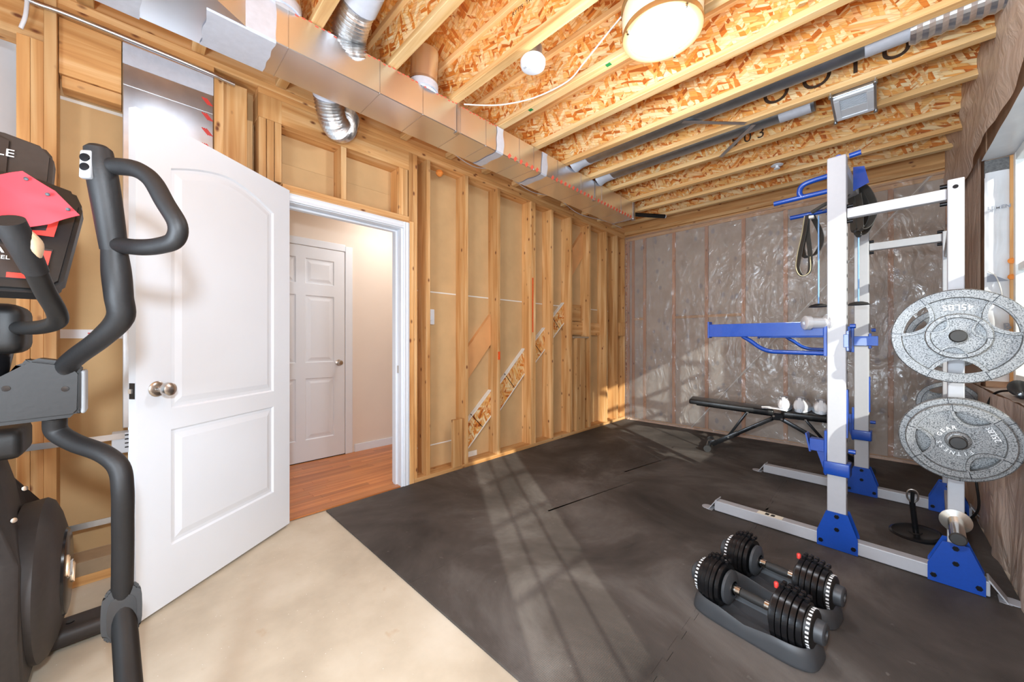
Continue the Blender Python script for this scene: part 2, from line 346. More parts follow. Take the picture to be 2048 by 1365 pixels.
def atube(bm, pts, r, seg=12, flat=1.0, cap=True, radii=None, up=None):
    P = [Vector(p) for p in pts]; n = len(P)
    d = (P[1]-P[0]).normalized(); s, u, _ = frame_of(d, up or Vector((0, 0, 1)))
    rings = []
    for i in range(n):
        dn = (P[min(i+1, n-1)] - P[max(i-1, 0)]).normalized()
        q = d.rotation_difference(dn); s = q @ s; u = q @ u; d = dn
        rr = radii[i] if radii else r
        rings.append([bm.verts.new(P[i] + s*math.cos(t)*rr + u*math.sin(t)*rr*flat) for t in [2*PI*k/seg for k in range(seg)]])
    for a, b in zip(rings, rings[1:]):
        for i in range(seg): bm.faces.new((a[i], a[(i+1) % seg], b[(i+1) % seg], b[i]))
    if cap: bm.faces.new(list(reversed(rings[0]))); bm.faces.new(rings[-1])
    return bm
def tube(name, pts, r, mat, parent=None, seg=12, smooth_path=True, n=6, flat=1.0, T=None, radii=None, up=None):
    p = catmull(pts, n) if smooth_path else pts
    if radii: radii = [v.x for v in catmull([(q, 0, 0) for q in radii], n)] if smooth_path else radii
    return obj(name, atube(B(), p, r, seg, flat, radii=radii, up=up), mat, parent, smooth=True, T=T, auto=60)
def aprism(bm, poly, fn, t0, t1, bev=0):
    """poly: 2-D outline, fn(a, b, t) -> 3-D, extruded from t0 to t1"""
    a = [bm.verts.new(fn(p[0], p[1], t0)) for p in poly]; b = [bm.verts.new(fn(p[0], p[1], t1)) for p in poly]
    n = len(poly); fs = []
    for i in range(n): fs.append(bm.faces.new((a[i], a[(i+1) % n], b[(i+1) % n], b[i])))
    fs.append(bm.faces.new(list(reversed(a)))); fs.append(bm.faces.new(b))
    if bev: bmesh.ops.bevel(bm, geom=list({e for f in fs for e in f.edges}), offset=bev, segments=2, affect='EDGES')
    return bm
def prism(name, poly, fn, t0, t1, mat, parent=None, bev=0, T=None, smooth=False):
    return obj(name, aprism(B(), poly, fn, t0, t1, bev), mat, parent, T=T, smooth=smooth or bev > 0)
fXZ = lambda a, b, t: Vector((a, t, b))
fXY = lambda a, b, t: Vector((a, b, t))
fYZ = lambda a, b, t: Vector((t, a, b))
def lathe(bm, prof, c, axis, seg=32):
    """prof: list of (radius, distance along axis)"""
    c = Vector(c); s, u, d = frame_of(axis); rings = []
    for r, h in prof:
        if r < 1e-6: rings.append([bm.verts.new(c+d*h)])
        else: rings.append([bm.verts.new(c + d*h + (s*math.cos(t)+u*math.sin(t))*r) for t in [2*PI*k/seg for k in range(seg)]])
    for a, b in zip(rings, rings[1:]):
        for i in range(seg):
            j = (i+1) % seg
            if len(a) == 1 and len(b) == 1: continue
            if len(a) == 1: bm.faces.new((a[0], b[j], b[i]))
            elif len(b) == 1: bm.faces.new((a[i], a[j], b[0]))
            else: bm.faces.new((a[i], a[j], b[j], b[i]))
    return bm
def sheet(name, fn, nu, nv, mat, parent=None, thick=0, smooth=True):
    bm = B(); g = [[bm.verts.new(fn(i/nu, j/nv)) for j in range(nv+1)] for i in range(nu+1)]
    for i in range(nu):
        for j in range(nv): bm.faces.new((g[i][j], g[i+1][j], g[i+1][j+1], g[i][j+1]))
    if thick: bmesh.ops.recalc_face_normals(bm, faces=bm.faces); bmesh.ops.solidify(bm, geom=list(bm.faces), thickness=thick)
    return obj(name, bm, mat, parent, smooth=smooth, auto=80)
def text(name, s, size, mat, mtx, parent=None, depth=.001, align='CENTER', bold=0.0):
    c = bpy.data.curves.new('t', 'FONT'); c.body = s; c.size = size; c.extrude = depth; c.align_x = align; c.align_y = 'CENTER'; c.offset = bold
    o = bpy.data.objects.new('t', c); me = bpy.data.meshes.new_from_object(o)
    bm = B(); bm.from_mesh(me); bpy.data.objects.remove(o); bpy.data.meshes.remove(me)
    return obj(name, bm, mat, parent, T=mtx)
def basis(ex, ey, ez, o):
    m = Matrix((ex, ey, ez)).transposed().to_4x4(); m.translation = Vector(o); return m
PINE = {'x': PX, 'y': PY, 'z': PZ}
def board(name, x0, x1, y0, y1, z0, z1, parent, mat=None):
    d = {'x': x1-x0, 'y': y1-y0, 'z': z1-z0}; ax = max(d, key=d.get)
    return box(name, x0, x1, y0, y1, z0, z1, mat or PINE[ax], parent, bev=.0015, seg=1)

# ================================================================== SETTING
YF = 5.10       # far wall film plane
XR = 3.15       # right wall film plane
floor = struct(box('floor', -1.0, 3.6, -2.2, 5.4, -.12, 0, M_conc))
# hall floor: separate strips of oak
hf = struct(box('floor_hall', -1.32, -.03, .2, 2.6, 0.001, .004, M_oak))
bw = .0572; x = -1.19
while x < -.115:
    y = .3 - random.random()*.5
    while y < 2.4:
        l = random.uniform(.3, .95); y1 = min(y+l, 2.45)
        if y1 > .32: box('floor_board', x+.0006, x+bw-.0006, max(y, .3)+.0006, y1-.0006, .004, .0125, M_oak, hf)
        y += l
    x += bw
box('threshold_board', x+.002, -.004, .66, 1.53, .004, .0135, M_oak, hf)
for n_, a in enumerate(((-1.30, -1.18, .0, 2.6), )):
    hw = struct(box('wall_hall', a[0], a[1], a[2], a[3], 0, 2.6, M_hallwall))
struct(box('baseboard_hall', -1.18, -1.165, 1.60, 2.5, .012, .09, M_trim, bev=.003))
struct(box('wall_hall_end', -1.3, -.16, 2.5, 2.6, 0, 2.6, M_hallwall))
struct(box('wall_hall_back', -1.3, -.16, .1, .2, 0, 2.6, M_hallwall))
struct(box('ceiling_hall', -1.3, -.16, .1, 2.6, 2.6, 2.64, M_hallwall))
light('hall_fill_light', 'AREA', (-.66, 1.9, 2.55), 9.5, (.95, .93, .92), shape='DISK', size=.5)  # added unseen fill that brightens the hall, no fixture modelled

# --- left wall : 2x6 studs, plates, drywall behind
WLF = struct(box('wall_left', -.158, -.1405, 1.55, 5.2, .02, 1.585, M_paper))
DW = lambda y0, y1, z0, z1: box('drywall_sheet', -.158, -.1405, y0, y1, z0, z1, M_paper, WLF)
DW(1.55, 5.2, 1.592, 2.72); DW(-.26, 1.55, 2.335, 2.72); DW(-.02, 1.55, 2.15, 2.334); DW(-.26, -.02, .11, 1.17); DW(-.26, -.02, 1.21, 2.33); DW(.35, .66, .05, 2.15)
box('joint_strip', -.1405, -.1385, 1.55, 5.2, 1.583, 1.594, M_gyp, WLF)
box('joint_strip', -.1405, -.1385, 1.55, 2.1, .232, .242, M_gyp, WLF)
box('drywall_edge', -.158, -.137, -.26, -.02, 2.325, 2.34, M_gyp, WLF)
box('edge_tape', -.1405, -.137, -.25, -.02, 1.168, 1.212, M_wpaper, WLF)
box('tape_stripe', -.137, -.1365, -.16, -.05, 1.19, 1.197, M_red, WLF)
# plates
board('bottom_plate', -.14, 0, 1.56, 5.10, .0, .038, WLF)
board('bottom_plate', -.14, 0, -.25, -.02, .0, .045, WLF)
board('bottom_plate', -.14, 0, -.25, -.02, .045, .11, WLF, M_tbar)
board('top_plate', -.14, 0, .53, 5.12, 2.665, 2.703, WLF)
board('top_plate', -.14, .0, -.25, 5.12, 2.704, 2.742, WLF)
board('rim_board', -.05, -.012, -1.2, 5.12, 2.744, 3.04, WLF)
def studL(yr, z0=.038, z1=2.664, n=1, w=.038):
    for k in range(n): board('stud', -.14, random.uniform(-.002, .001), yr-w*(k+1), yr-w*k-.0008, z0, z1, WLF)
studL(1.622); studL(1.746)
studL(1.583, .0, 2.664)
studL(2.150); studL(2.555); studL(3.09, n=2); studL(3.40); studL(3.77); studL(4.18); studL(4.60); studL(4.89); studL(5.12, n=1)
board('cripple_stud', -.02, .016, 1.972, 2.068, .038, .458, WLF)
board('cripple_stud', -.1, -.002, 3.86, 4.05, .038, 1.19, WLF)
board('blocking', -.138, -.1, 3.775, 4.14, 1.235, 1.40, WLF)
board('blocking', -.138, -.1, 4.19, 4.56, 1.235, 1.40, WLF)
board('blocking', -.138, -.1, 3.775, 4.1, 1.41, 1.62, WLF)
board('blocking', -.03, .003, 4.93, 5.11, 1.23, 1.42, WLF)
board('ledger_scrap', -.09, -.004, 3.80, 4.18, 1.19, 1.212, WLF, M_tbar)
# diagonal pieces behind the studs (a stair stringer runs up the other side)
def diag(y0, z0, y1, z1, w_, mat, nm='stair_stringer', x0=-.138, x1=-.1, edges=False):
    h = w_/2*math.hypot(y1-y0, z1-z0)/(y1-y0)
    if edges:
        for sg in (-1, 1): prism('plaster_edge', [(y0, z0+sg*h-.007), (y1, z1+sg*h-.007), (y1, z1+sg*h+.007), (y0, z0+sg*h+.007)], fYZ, x0, x1+.004, M_gyp, WLF)
        my, mz = (y0+y1)/2, (z0+z1)/2; prism('joint_gap', [(my-.08, mz+h*.72), (my-.074, mz+h*.75), (my+.074, mz-h*.40), (my+.068, mz-h*.43)], fYZ, x1-.001, x1+.0012, M_bolt, WLF)
    return prism(nm, [(y0, z0-h), (y1, z1-h), (y1, z1+h), (y0, z0+h)], fYZ, x0, x1, mat, WLF)
diag(2.151, .86, 2.515, 1.27, .20, M_skirt, 'stair_skirt')
diag(3.775, 2.00, 4.14, 2.42, .22, M_skirt, 'stair_skirt')
diag(2.151, .20, 2.515, .53, .19, OSB2, edges=True)
diag(2.556, .50, 3.012, .93, .20, OSB2, edges=True)
diag(3.092, .95, 3.36, 1.18, .19, OSB2, edges=True)
diag(3.402, 1.22, 3.73, 1.50, .19, OSB2, edges=True)
box('gypsum_gap', -.138, -.13, 2.19, 2.36, .04, .09, M_gyp, WLF)
box('gypsum_gap', -.138, -.12, 2.6, 2.63, .04, .36, M_gyp, WLF)
# orange marks on studs
for (x_, y0, y1, z0, z1) in ((.0015, 3.028, 3.046, 1.25, 1.84), (.0015, 2.52, 2.55, .97, 1.05)):
    box('paint_mark', x_, x_+.0008, y0, y1, z0, z1, M_orange, WLF)
# framing round and above the doorway
board('header', -.14, 0, .655, 1.545, 2.52, 2.664, WLF)
board('header', -.14, -.0, .53, .655, 2.52, 2.664, WLF)
board('head_block', -.14, 0, .66, 1.545, 2.112, 2.15, WLF)
board('head_casing', -.02, .004, .66, 1.56, 2.078, 2.112, WLF)
for y0 in (.617, 1.018, 1.46, 1.498): board('cripple_stud', -.14, -.001, y0, y0+.037, 2.151, 2.519, WLF)
board('stud', -.14, 0, .533, .571, .0, 2.519, WLF); board('stud', -.14, 0, .575, .613, .0, 2.519, WLF)
board('stud', -.14, .012, .32, .362, .0, 2.665, WLF)
board('flat_board', -.06, -.02, .363, .478, .0, 2.665, WLF)
box('drywall_strip', -.14, -.06, .484, .512, .0, 2.5, M_paper, WLF)
board('door_stud', -.14, 0, 1.548, 1.583, .0, 2.11, WLF)
# area over the utility side
board('top_plate', -.14, .002, -.25, .32, 2.664, 2.703, WLF)
for k in range(3): board('stud', -.10, .004 if k < 2 else .012, -.358+k*.038, -.321+k*.038, 0, 2.50 if k < 2 else 2.74, WLF)
board('beam', -.13, -.03, -1.6, -.286, 2.51, 2.74, WLF, PY)
board('knotty_board', -.12, -.03, -.243, -.042, 2.40, 2.66, WLF, PY)
board('lower_board', -.12, -.04, -.235, -.042, 2.342, 2.397, WLF, PY)
# rustic bits of metal on the wall
for zz, (a, b_) in ((.685, (-.34, -.03)), (.285, (-.24, -.03))):
    st = tag(box('metal_strap', .012, .016, a, b_, zz-.014, zz+.014, M_galv), 'galvanized strap nailed across the studs, %s of the two beside the door edge' % ('upper' if zz > .5 else 'lower'), 'metal strap', 'galvanized straps behind the exercise machine')
# galvanized wall stack
ws = thing('wall_duct', 'shiny galvanized wall duct rising behind the open white door', 'duct', (0, .14, .69))
box('duct_body', -.10, -.012, -.038, .318, .72, 2.66, M_galv, ws, bev=.003)
box('foil_tape', -.012, -.0105, -.038, .318, 2.545, 2.648, M_tape, ws)
box('seam_fold', -.012, -.008, -.036, .316, 2.44, 2.446, M_galv, ws)
for k in range(5):
    for q in range(3): obj('tape_print', abox(B(), -.022, .022, -.003, .003, -.0004, .0004), M_red, ws, T=Matrix.Translation((-.0114, .282+q*.009, 2.50-.085*k)) @ Matrix.Rotation(PI/2, 4, 'Y') @ Matrix.Rotation(.7, 4, 'Z'))
bt = box('register_boot', -.06, .012, -.075, .02, .60, .70, M_white, ws, bev=.004)
for k in range(4): box('slot', .0121, .0128, -.03, .012, .625+k*.02, .631+k*.02, M_bolt, bt)
box('corner_bead', -.01, .0, -.048, -.04, .03, .60, M_galv, ws)
# metal tie along the top
tt = tag(obj('conduit', atube(B(), catmull([(.02, -.36, 2.66), (.03, -.30, 2.645), (.034, -.2, 2.648), (.034, .1, 2.645), (.034, .30, 2.640), (.03, .345, 2.638), (.026, .41, 2.636)], 5), .012, 12, radii=None), M_galv, smooth=True),
         'thin galvanized conduit with flattened end running along top of left wall', 'conduit')
# white wire + grey tank to the far left
tag(tube('cable', [(.03, -.33, 2.80), (.03, -.325, 2.68), (.025, -.33, 2.58), (.01, -.345, 2.52)], .007, M_pvc), 'white cable dropping onto the pair of short studs at far left', 'cable')
tk = thing('flue_pipe', 'wide white sloping pipe in the utility space at the far left edge', 'pipe', (-.75, -.85, 1.2))
cyl('pipe_body', (-.61, -.58, 3.0), (-.535, -.505, 1.9), .13, M_pvc, tk, seg=32)
tube('water_line', [(-.10, -.52, 2.0), (-.12, -.50, 1.75), (-.10, -.46, 1.5), (-.10, -.46, 1.2)], .014, M_cpvc, tk)
tag(tube('cable', [(-.02, -.43, 2.06), (-.02, -.40, 2.03), (.0, -.37, 2.035)], .005, M_black), 'short black cable looping in front of the wide white pipe', 'cable')
struct(box('wall_utility', -.9, -.88, -4, -.2, 0, 3.05, M_paper))
# door 2: hall door (six panel)
def panel_door(name, W, H, T_, panels, mtx, arch=False):
    """door leaf with recessed panels; local x across, z up, y thickness"""
    root = bpy.data.objects.new(name, None); COL.objects.link(root); _place(root, None, mtx.translation)
    bm = abox(B(), 0, W, -T_, -.004, 0, H, .001, 1)
    obj('door_leaf', bm, M_white, root, T=mtx)
    return root
def moulding(bm, poly, d=.006, w_=.014, w2=.012, sgn=1, y=0):
    """ring of sloped faces following a closed outline (CCW) - raised/recessed panel"""
    n = len(poly)
    def off(k):
        out = []
        for i in range(n):
            p, a, b = Vector(poly[i]), Vector(poly[i-1]), Vector(poly[(i+1) % n])
            d1 = (p-a).normalized(); d2 = (b-p).normalized(); n1 = Vector((-d1.y, d1.x)); n2 = Vector((-d2.y, d2.x))
            m = (n1+n2); m = m/(max(m.length_squared, .3)) * 2 if m.length > 1e-6 else n1
            out.append(p + m*k*.5*1.0 if False else p + (n1+n2).normalized()*k/max(.5, math.sqrt((1+n1.dot(n2))/2)))
        return out
    levels = [(0, 0), (w_*.35, -d), (w_, -d*.9), (w_+w2, -d*.15), (w_+w2*1.2, -d*.15)]
    rings = []
    for k, h in levels:
        rings.append([bm.verts.new(Vector((p.x, y + h*sgn, p.y))) for p in off(k)])
    for a, b in zip(rings, rings[1:]):
        for i in range(n): bm.faces.new((a[i], a[(i+1) % n], b[(i+1) % n], b[i]))
    bm.faces.new(rings[-1])
def face_with_holes(bm, outer, holes, y):
    """flat face at y with rectangular/arched holes cut, via triangle fill"""
    edges = []
    for poly in [outer]+holes:
        vs = [bm.verts.new(Vector((p[0], y, p[1]))) for p in poly]
        edges += [bm.edges.new((vs[i], vs[(i+1) % len(vs)])) for i in range(len(vs))]
    bmesh.ops.triangle_fill(bm, use_beauty=True, use_dissolve=False, edges=edges)
def make_door(name, W, H, Tk, polys, mtx):
    root = bpy.data.objects.new(name, None); COL.objects.link(root); _place(root, None, mtx.translation)
    bm = abox(B(), 0, W, .0005, Tk-.0005, 0, H)
    for f in [f for f in bm.faces if abs(f.normal.y) > .9 and f.calc_center_median().y < Tk/2]: bmesh.ops.delete(bm, geom=[f], context='FACES')
    face_with_holes(bm, [(0, 0), (W, 0), (W, H), (0, H)], polys, .0005)
    for p in polys: moulding(bm, p, .009, .022, .026, -1, .0005)
    bmesh.ops.remove_doubles(bm, verts=bm.verts, dist=.0002)
    obj('door_leaf', bm, M_white, root, T=mtx)
    return struct(root)
# open door (door_1): near edge at (.553,.007), hinge at (.051,.687)
dv = Vector((-.502, .68, 0)).normalized(); dn = Vector((.68, .502, 0)).normalized()
Wd = .843; Hd = 2.080
M1 = basis(dv, -dn, Vector((0, 0, 1)), (.553, .007, .016))
# orientation: local y points away from the room so that y=0 is the visible face
arch = [(.135, .842), (.715, .842), (.715, 1.895)] + [( .715 - .58*t, 1.895 + .085*(1-abs(2*t-1)**1.6)*1.0 ) for t in [i/14 for i in range(1, 14)]] + [(.135, 1.895)]
arch = [(a, z) for a, z in arch]
low = [(.135, .245), (.715, .245), (.715, .752), (.135, .752)]
d1 = make_door('door_1', Wd, Hd, .035, [arch, low], M1)
kx = .076; kz = .937
def kn(prof, c, mat, nm, par): return obj(nm, lathe(B(), prof, c, dn, 28), mat, par, smooth=True)
kc = Vector((.553, .007, 0)) + dv*kx + Vector((0, 0, kz+.016))
kn([(0, 0), (.032, 0), (.033, .004), (.028, .009), (.014, .011), (.012, .035), (.018, .038), (.026, .046), (.029, .058), (.026, .070), (.014, .078), (0, .079)], kc, M_nickel, 'door_knob', d1)
lp = Vector((.553, .007, 0)) - dn*.0175 + Vector((0, 0, kz+.016))
obj('latch_plate', abox(B(), -.002, .0, -.0125, .0125, -.032, .032), M_bolt, d1, T=basis(dv, dn, Vector((0, 0, 1)), lp))
obj('latch_bolt', abox(B(), -.010, -.001, -.007, .007, -.009, .009), M_nickel, d1, T=basis(dv, dn, Vector((0, 0, 1)), lp))
for z_ in (.25, 1.05, 1.85): obj('hinge', acyl(B(), Vector((.022, .672, z_-.045)), Vector((.022, .672, z_+.045)), .007, seg=12), M_nickel, d1, smooth=True)
# hall door (door_2) at x=-1.18, far side y .63..1.44
M2 = basis(Vector((0, 1, 0)), Vector((-1, 0, 0)), Vector((0, 0, 1)), (-1.168, .695, .02))
def rect(a, b, c, d): return [(a, c), (b, c), (b, d), (a, d)]
six = [rect(.10, .36, 1.68, 1.92), rect(.44, .70, 1.68, 1.92), rect(.10, .36, .93, 1.57), rect(.44, .70, .93, 1.57), rect(.10, .36, .20, .78), rect(.44, .70, .20, .78)]
d2 = make_door('door_2', .80, 2.03, .01, six, M2)
obj('door_knob', lathe(B(), [(0, 0), (.03, 0), (.03, .005), (.013, .01), (.012, .03), (.024, .04), (.027, .052), (.02, .064), (0, .068)], (-1.168, 1.435, .94), (1, 0, 0), 24), M_nickel, d2, smooth=True)
box('door_gap_shade', -1.1795, -1.169, .69, 1.50, .0125, .022, M_bolt, d2)  # dark strip standing in for the shade under the hall door
t2 = struct(box('trim_2', -1.18, -1.163, 1.503, 1.575, .012, 2.11, M_trim, bev=.004)); box('head_casing', -1.18, -1.163, .60, 1.502, 2.056, 2.125, M_trim, t2, bev=.004)
# doorway jamb + casing (trim_1)
t1 = struct(box('trim_1', -.14, .0, 1.475, 1.495, .0, 2.04, M_trim))
box('jamb_head', -.14, 0, .68, 1.495, 2.04, 2.058, M_trim, t1)
box('jamb_side', -.14, -.0, .665, .683, 0, 2.04, M_trim, t1)
box('door_stop', -.10, -.06, 1.462, 1.475, 0, 2.035, M_trim, t1); box('door_stop', -.10, -.06, .69, 1.462, 2.024, 2.038, M_trim, t1)
prof = [(0, 0), (.016, 0), (.019, .008), (.015, .02), (.017, .035), (.012, .05), (0, .05)]
obj('side_casing', aprism(B(), prof, lambda a, b, t: Vector((a, 1.492+b*1.0, t)), .0, 2.094), M_trim, t1)
obj('head_casing', aprism(B(), prof, lambda a, b, t: Vector((a, t, 2.045+b)), .66, 1.492), M_trim, t1)
board('backband', 0, .012, 1.545, 1.582, 0, 2.11, t1)
box('strike_plate', -.06, -.035, 1.473, 1.4752, .90, .96, M_nickel, t1)
# light switch
sw = thing('light_switch', 'white light switch plate on the left wall beside the doorway stud', 'light switch', (-.13, 1.85, 1.37))
box('wall_plate', -.145, -.125, 1.775, 1.87, 1.30, 1.435, M_white, sw, bev=.006); box('rocker', -.125, -.119, 1.81, 1.835, 1.335, 1.40, M_white, sw, bev=.002)

# --- ceiling: strand-board deck on I-joists
CE = struct(box('ceiling', -.16, 3.6, -2.2, 5.5, 3.052, 3.075, OSB))
for yj in (-.55, -.13, .28, .68, 1.09, 1.53, 1.96, 2.37, 2.775, 3.18, 3.60, 4.03, 4.40, 4.78):
    jw = box('joist', -.01, 3.33, yj-.034, yj-.024, 2.785, 3.017, OSB, CE)
    box('bottom_flange', -.01, 3.33, yj-.058, yj, 2.75, 2.787, FL, jw, bev=.003, seg=1)
    box('top_flange', -.01, 3.33, yj-.058, yj, 3.015, 3.051, FL, jw, bev=.003, seg=1)
# lettering burned on the joist webs and stains
def webtext(s, x, yj, z, size, mat=M_ink):
    text('web_print', s, size, mat, basis(Vector((1, 0, 0)), Vector((0, 0, 1)), Vector((0, -1, 0)), (x, yj-.0345, z)), CE, .0003)
webtext('RYTIS  TASK  ANTE', 1.35, 1.53, 2.99, .034)
webtext('O O 1 U', 2.45, 3.18, 2.88, .20)
webtext('5 0 3', 1.9, 3.60, 2.84, .12)
for (x, y) in ((.95, 1.93), (1.55, 1.93)): box('green_mark', x, x+.03, y-.02, y+.005, 2.7485, 2.7498, M_green, CE)
box('green_mark', 2.92, 3.02, 3.17, 3.181, 2.752, 2.775, M_green, CE)

# --- far wall: studs, batts and clear film
WF = struct(box('wall_far', -.1, 3.6, YF+.13, YF+.17, 0, 3.05, OSB))
fs = [.02, .10, .27, .68, 1.09, 1.50, 1.91, 2.33, 2.735, 3.10]
for x_ in fs: board('stud', x_, x_+.04, YF+.012, YF+.10, .04, 2.62, WF, M_pinkwood)
for a, b_ in zip(fs, fs[1:]):
    if b_-a > .06: box('batt', a+.041, b_-.001, YF+.022+random.uniform(0, .01), YF+.09, .04, 2.62, M_batt, WF)
board('bottom_plate', 0, 3.3, YF+.010, YF+.10, 0, .04, WF, PX)
board('top_plate', .0, 3.3, YF+.012, YF+.10, 2.62, 2.66, WF, PX)
board('top_plate', .0, 3.3, YF-.03, YF+.10, 2.70, 2.745, WF, PX); board('top_plate', .0, 3.3, YF-.002, YF+.10, 2.662, 2.699, WF, PX)
board('rim_joist', .0, 3.3, YF-.01, YF+.03, 2.75, 3.05, WF, PX)
for i in (1, 3, 4): board('blocking', fs[i]+.041, fs[i+1]-.001, YF+.011, YF+.02, 1.455, 1.49, WF, PX)
def strapd(nm, p, q, w_, par, mat):
    p, q = Vector(p), Vector(q); d = (q-p).normalized(); n = Vector((-d.z, 0, d.x))
    bm = abox(B(), 0, (q-p).length, -w_/2, w_/2, 0, .002); obj(nm, bm, mat, par, T=basis(d, n, d.cross(n), p))
strapd('wind_brace', (.93, YF+.0085, .03), (3.03, YF+.0085, 2.69), .026, WF, M_batt)
strapd('wind_brace_ridge', (.93, YF+.0055, .03), (3.03, YF+.0055, 2.69), .005, WF, M_gyp)
def film_far(u, v):
    x = .0 + 3.16*u; z = .015 + 2.665*v
    y = YF - .006 - .004*abs(noise.noise(Vector((x*7, z*1.2, 1)))) - .007*abs(noise.noise(Vector((x*3+z*2, z*3-x, 4))))**1.2 - .003*abs(math.sin((x-.1)/.406*PI)) - .0022*noise.noise(Vector((x*9+z*3, z*7, 2)))*max(0, noise.noise(Vector((x*1.7, z*1.3, 8)))+.25)*2.2
    return Vector((x, y, z))
sheet('vapour_film', film_far, 200, 160, M_film, WF)
# film gathered along the floor
sheet('film_hem', lambda u, v: Vector((.05+3.1*u, YF-.004-.03*v-.012*noise.noise(Vector((u*40, v*2, 0))), .004+.03*(1-v)+.008*abs(noise.noise(Vector((u*50, v*3, 2)))))), 160, 4, M_film2, WF)
# --- right wall
WR = struct(box('wall_right', 3.36, 3.62, .56, 5.2, 0, .84, M_conc)); box('foundation_block', 3.36, 3.62, -5.0, -.12, 0, .84, M_conc, WR); box('foundation_block', 3.36, 3.62, -.12, .56, 0, .30, M_conc, WR)
box('concrete_ledge', 3.17, 3.36, .60, 5.12, 0, .852, M_batto, WR); box('concrete_ledge', 3.17, 3.36, -2.2, -.16, 0, .852, M_batto, WR); box('concrete_ledge', 3.17, 3.36, -.16, .60, 0, .30, M_batto, WR)
board('corner_post', 3.165, 3.30, 3.85, 5.11, .86, 2.74, WR, M_batto)
box('header', 3.17, 3.36, -2.2, 5.12, 2.33, 2.74, M_batto, WR)
box('rim_insulation', 3.33, 3.36, -2.2, 5.12, 2.74, 3.05, M_batto, WR)
box('outer_sheathing', 3.36, 3.40, 3.83, 5.2, .84, 3.05, OSB, WR)
box('outer_sheathing', 3.36, 3.40, -2.2, 5.2, 2.33, 3.05, OSB, WR); box('outer_sheathing', 3.36, 3.40, -5.0, -2.201, 2.33, 4.4, OSB, WR)  # last piece is an unseen, raised extension added to keep sun out
# wall between and beside the two windows, run on unseen behind the camera to block sun (openings: y 2.06-3.80, y .06-.52)
for y0, y1, z0, z1 in ((.56, 2.06, .852, 2.33), (-5.0, -.12, .852, 2.33), (-.12, .56, 1.86, 2.33)):
    box('wall_panel', 3.24, 3.40, y0, y1, z0, z1, M_batto, WR)
def wr(y, z, k=1.0):
    return XR - .014 - k*.8*(.020*noise.noise(Vector((y*2.1, z*.5, 3))) + .012*abs(noise.noise(Vector((y*7, z*1.0+y, 7)))) + .006*noise.noise(Vector((y*14, z*3, 2))))
def skirt(u, v):
    y = .60 + 4.5*u; z = .0 + .862*v
    f = 1.2 + 1.5*(1-v)
    return Vector((wr(y, z, f) - .045*(1-v)*abs(noise.noise(Vector((y*3, 0, 5)))), y, z))
sheet('film_skirt', skirt, 240, 40, M_film2, WR)
sheet('film_ledge', lambda u, v: Vector((XR+.004+.20*v - .01*(1-v), (.60+4.5*u), .862+.006*noise.noise(Vector((u*40, v*3, 1))))), 160, 6, M_film2, WR)
sheet('film_post', lambda u, v: Vector((wr(3.84+1.25*u, .86+1.5*v, .35)+.008, 3.845+1.25*u, .862+1.5*v)), 70, 50, M_film2, WR)
def film_top(u, v):
    y = -.9 + 6.0*u; z = 2.31 + .68*v
    return Vector((XR - .034 - .02*v - .035*noise.noise(Vector((y*2.6, z*3.5, 9))) - .03*abs(noise.noise(Vector((y*1.5+z*4, z*6, 11)))), y, z + .02*noise.noise(Vector((y*2, 0, 0)))))
sheet('film_header', film_top, 200, 30, M_film2, WR)
sheet('film_soffit', lambda u, v: Vector((XR-.004+.14*v, 2.0+1.84*u, 2.315+.004*noise.noise(Vector((u*9, v*3, 6))))), 60, 8, M_bag, WR)
# recess side: white insulation bag stuffed against the post
sheet('insulation_bag', lambda u, v: Vector((3.158+.104*u, 3.838-.010*math.sin(PI*u)-.010*abs(noise.noise(Vector((u*3, v*9, 2)))), .90+1.33*v)), 14, 60, M_bag, WR)
box('mineral_wool', 3.158, 3.262, 3.836, 3.85, 2.20, 2.31, M_mineral, WR)
box('side_stud', 3.255, 3.268, 3.822, 3.86, .86, 2.31, PZ, WR)
RX, RZ = Vector((1, 0, 0)), Vector((0, 0, 1))
MB_ = lambda x, z, a=0: basis(Vector((math.cos(a), 0, math.sin(a))), Vector((-math.sin(a), 0, math.cos(a))), Vector((0, -1, 0)), (x, 3.809, z))
text('bag_print', 'LEMEN', .030, M_bagprint, MB_(3.212, 1.995), WR, .0004, bold=.0006)
text('bag_print', '7', .09, M_bagprint, MB_(3.235, 1.40, PI), WR, .0004)
text('bag_print', 'B', .055, M_bagprint, MB_(3.243, 1.245, .1), WR, .0004, bold=.001)
prism('bag_print', [(3.165, 1.59), (3.25, 1.53), (3.165, 1.53)], lambda a, b, t: Vector((a, t, b)), 3.8135, 3.814, M_bagprint, WR)
tube('bag_cord', [(3.17, 3.812, 1.60), (3.20, 3.81, 1.56), (3.222, 3.81, 1.46), (3.225, 3.81, 1.38)], .003, M_gyp, WR)
for z_ in (1.02, 1.65, 1.55): obj('spray_foam', lathe(B(), [(0, 0), (.016, .004), (.018, .014), (.008, .02), (0, .022)], (3.262, 3.828, z_), (0, -1, .2), 12), M_foamo, WR, smooth=True)
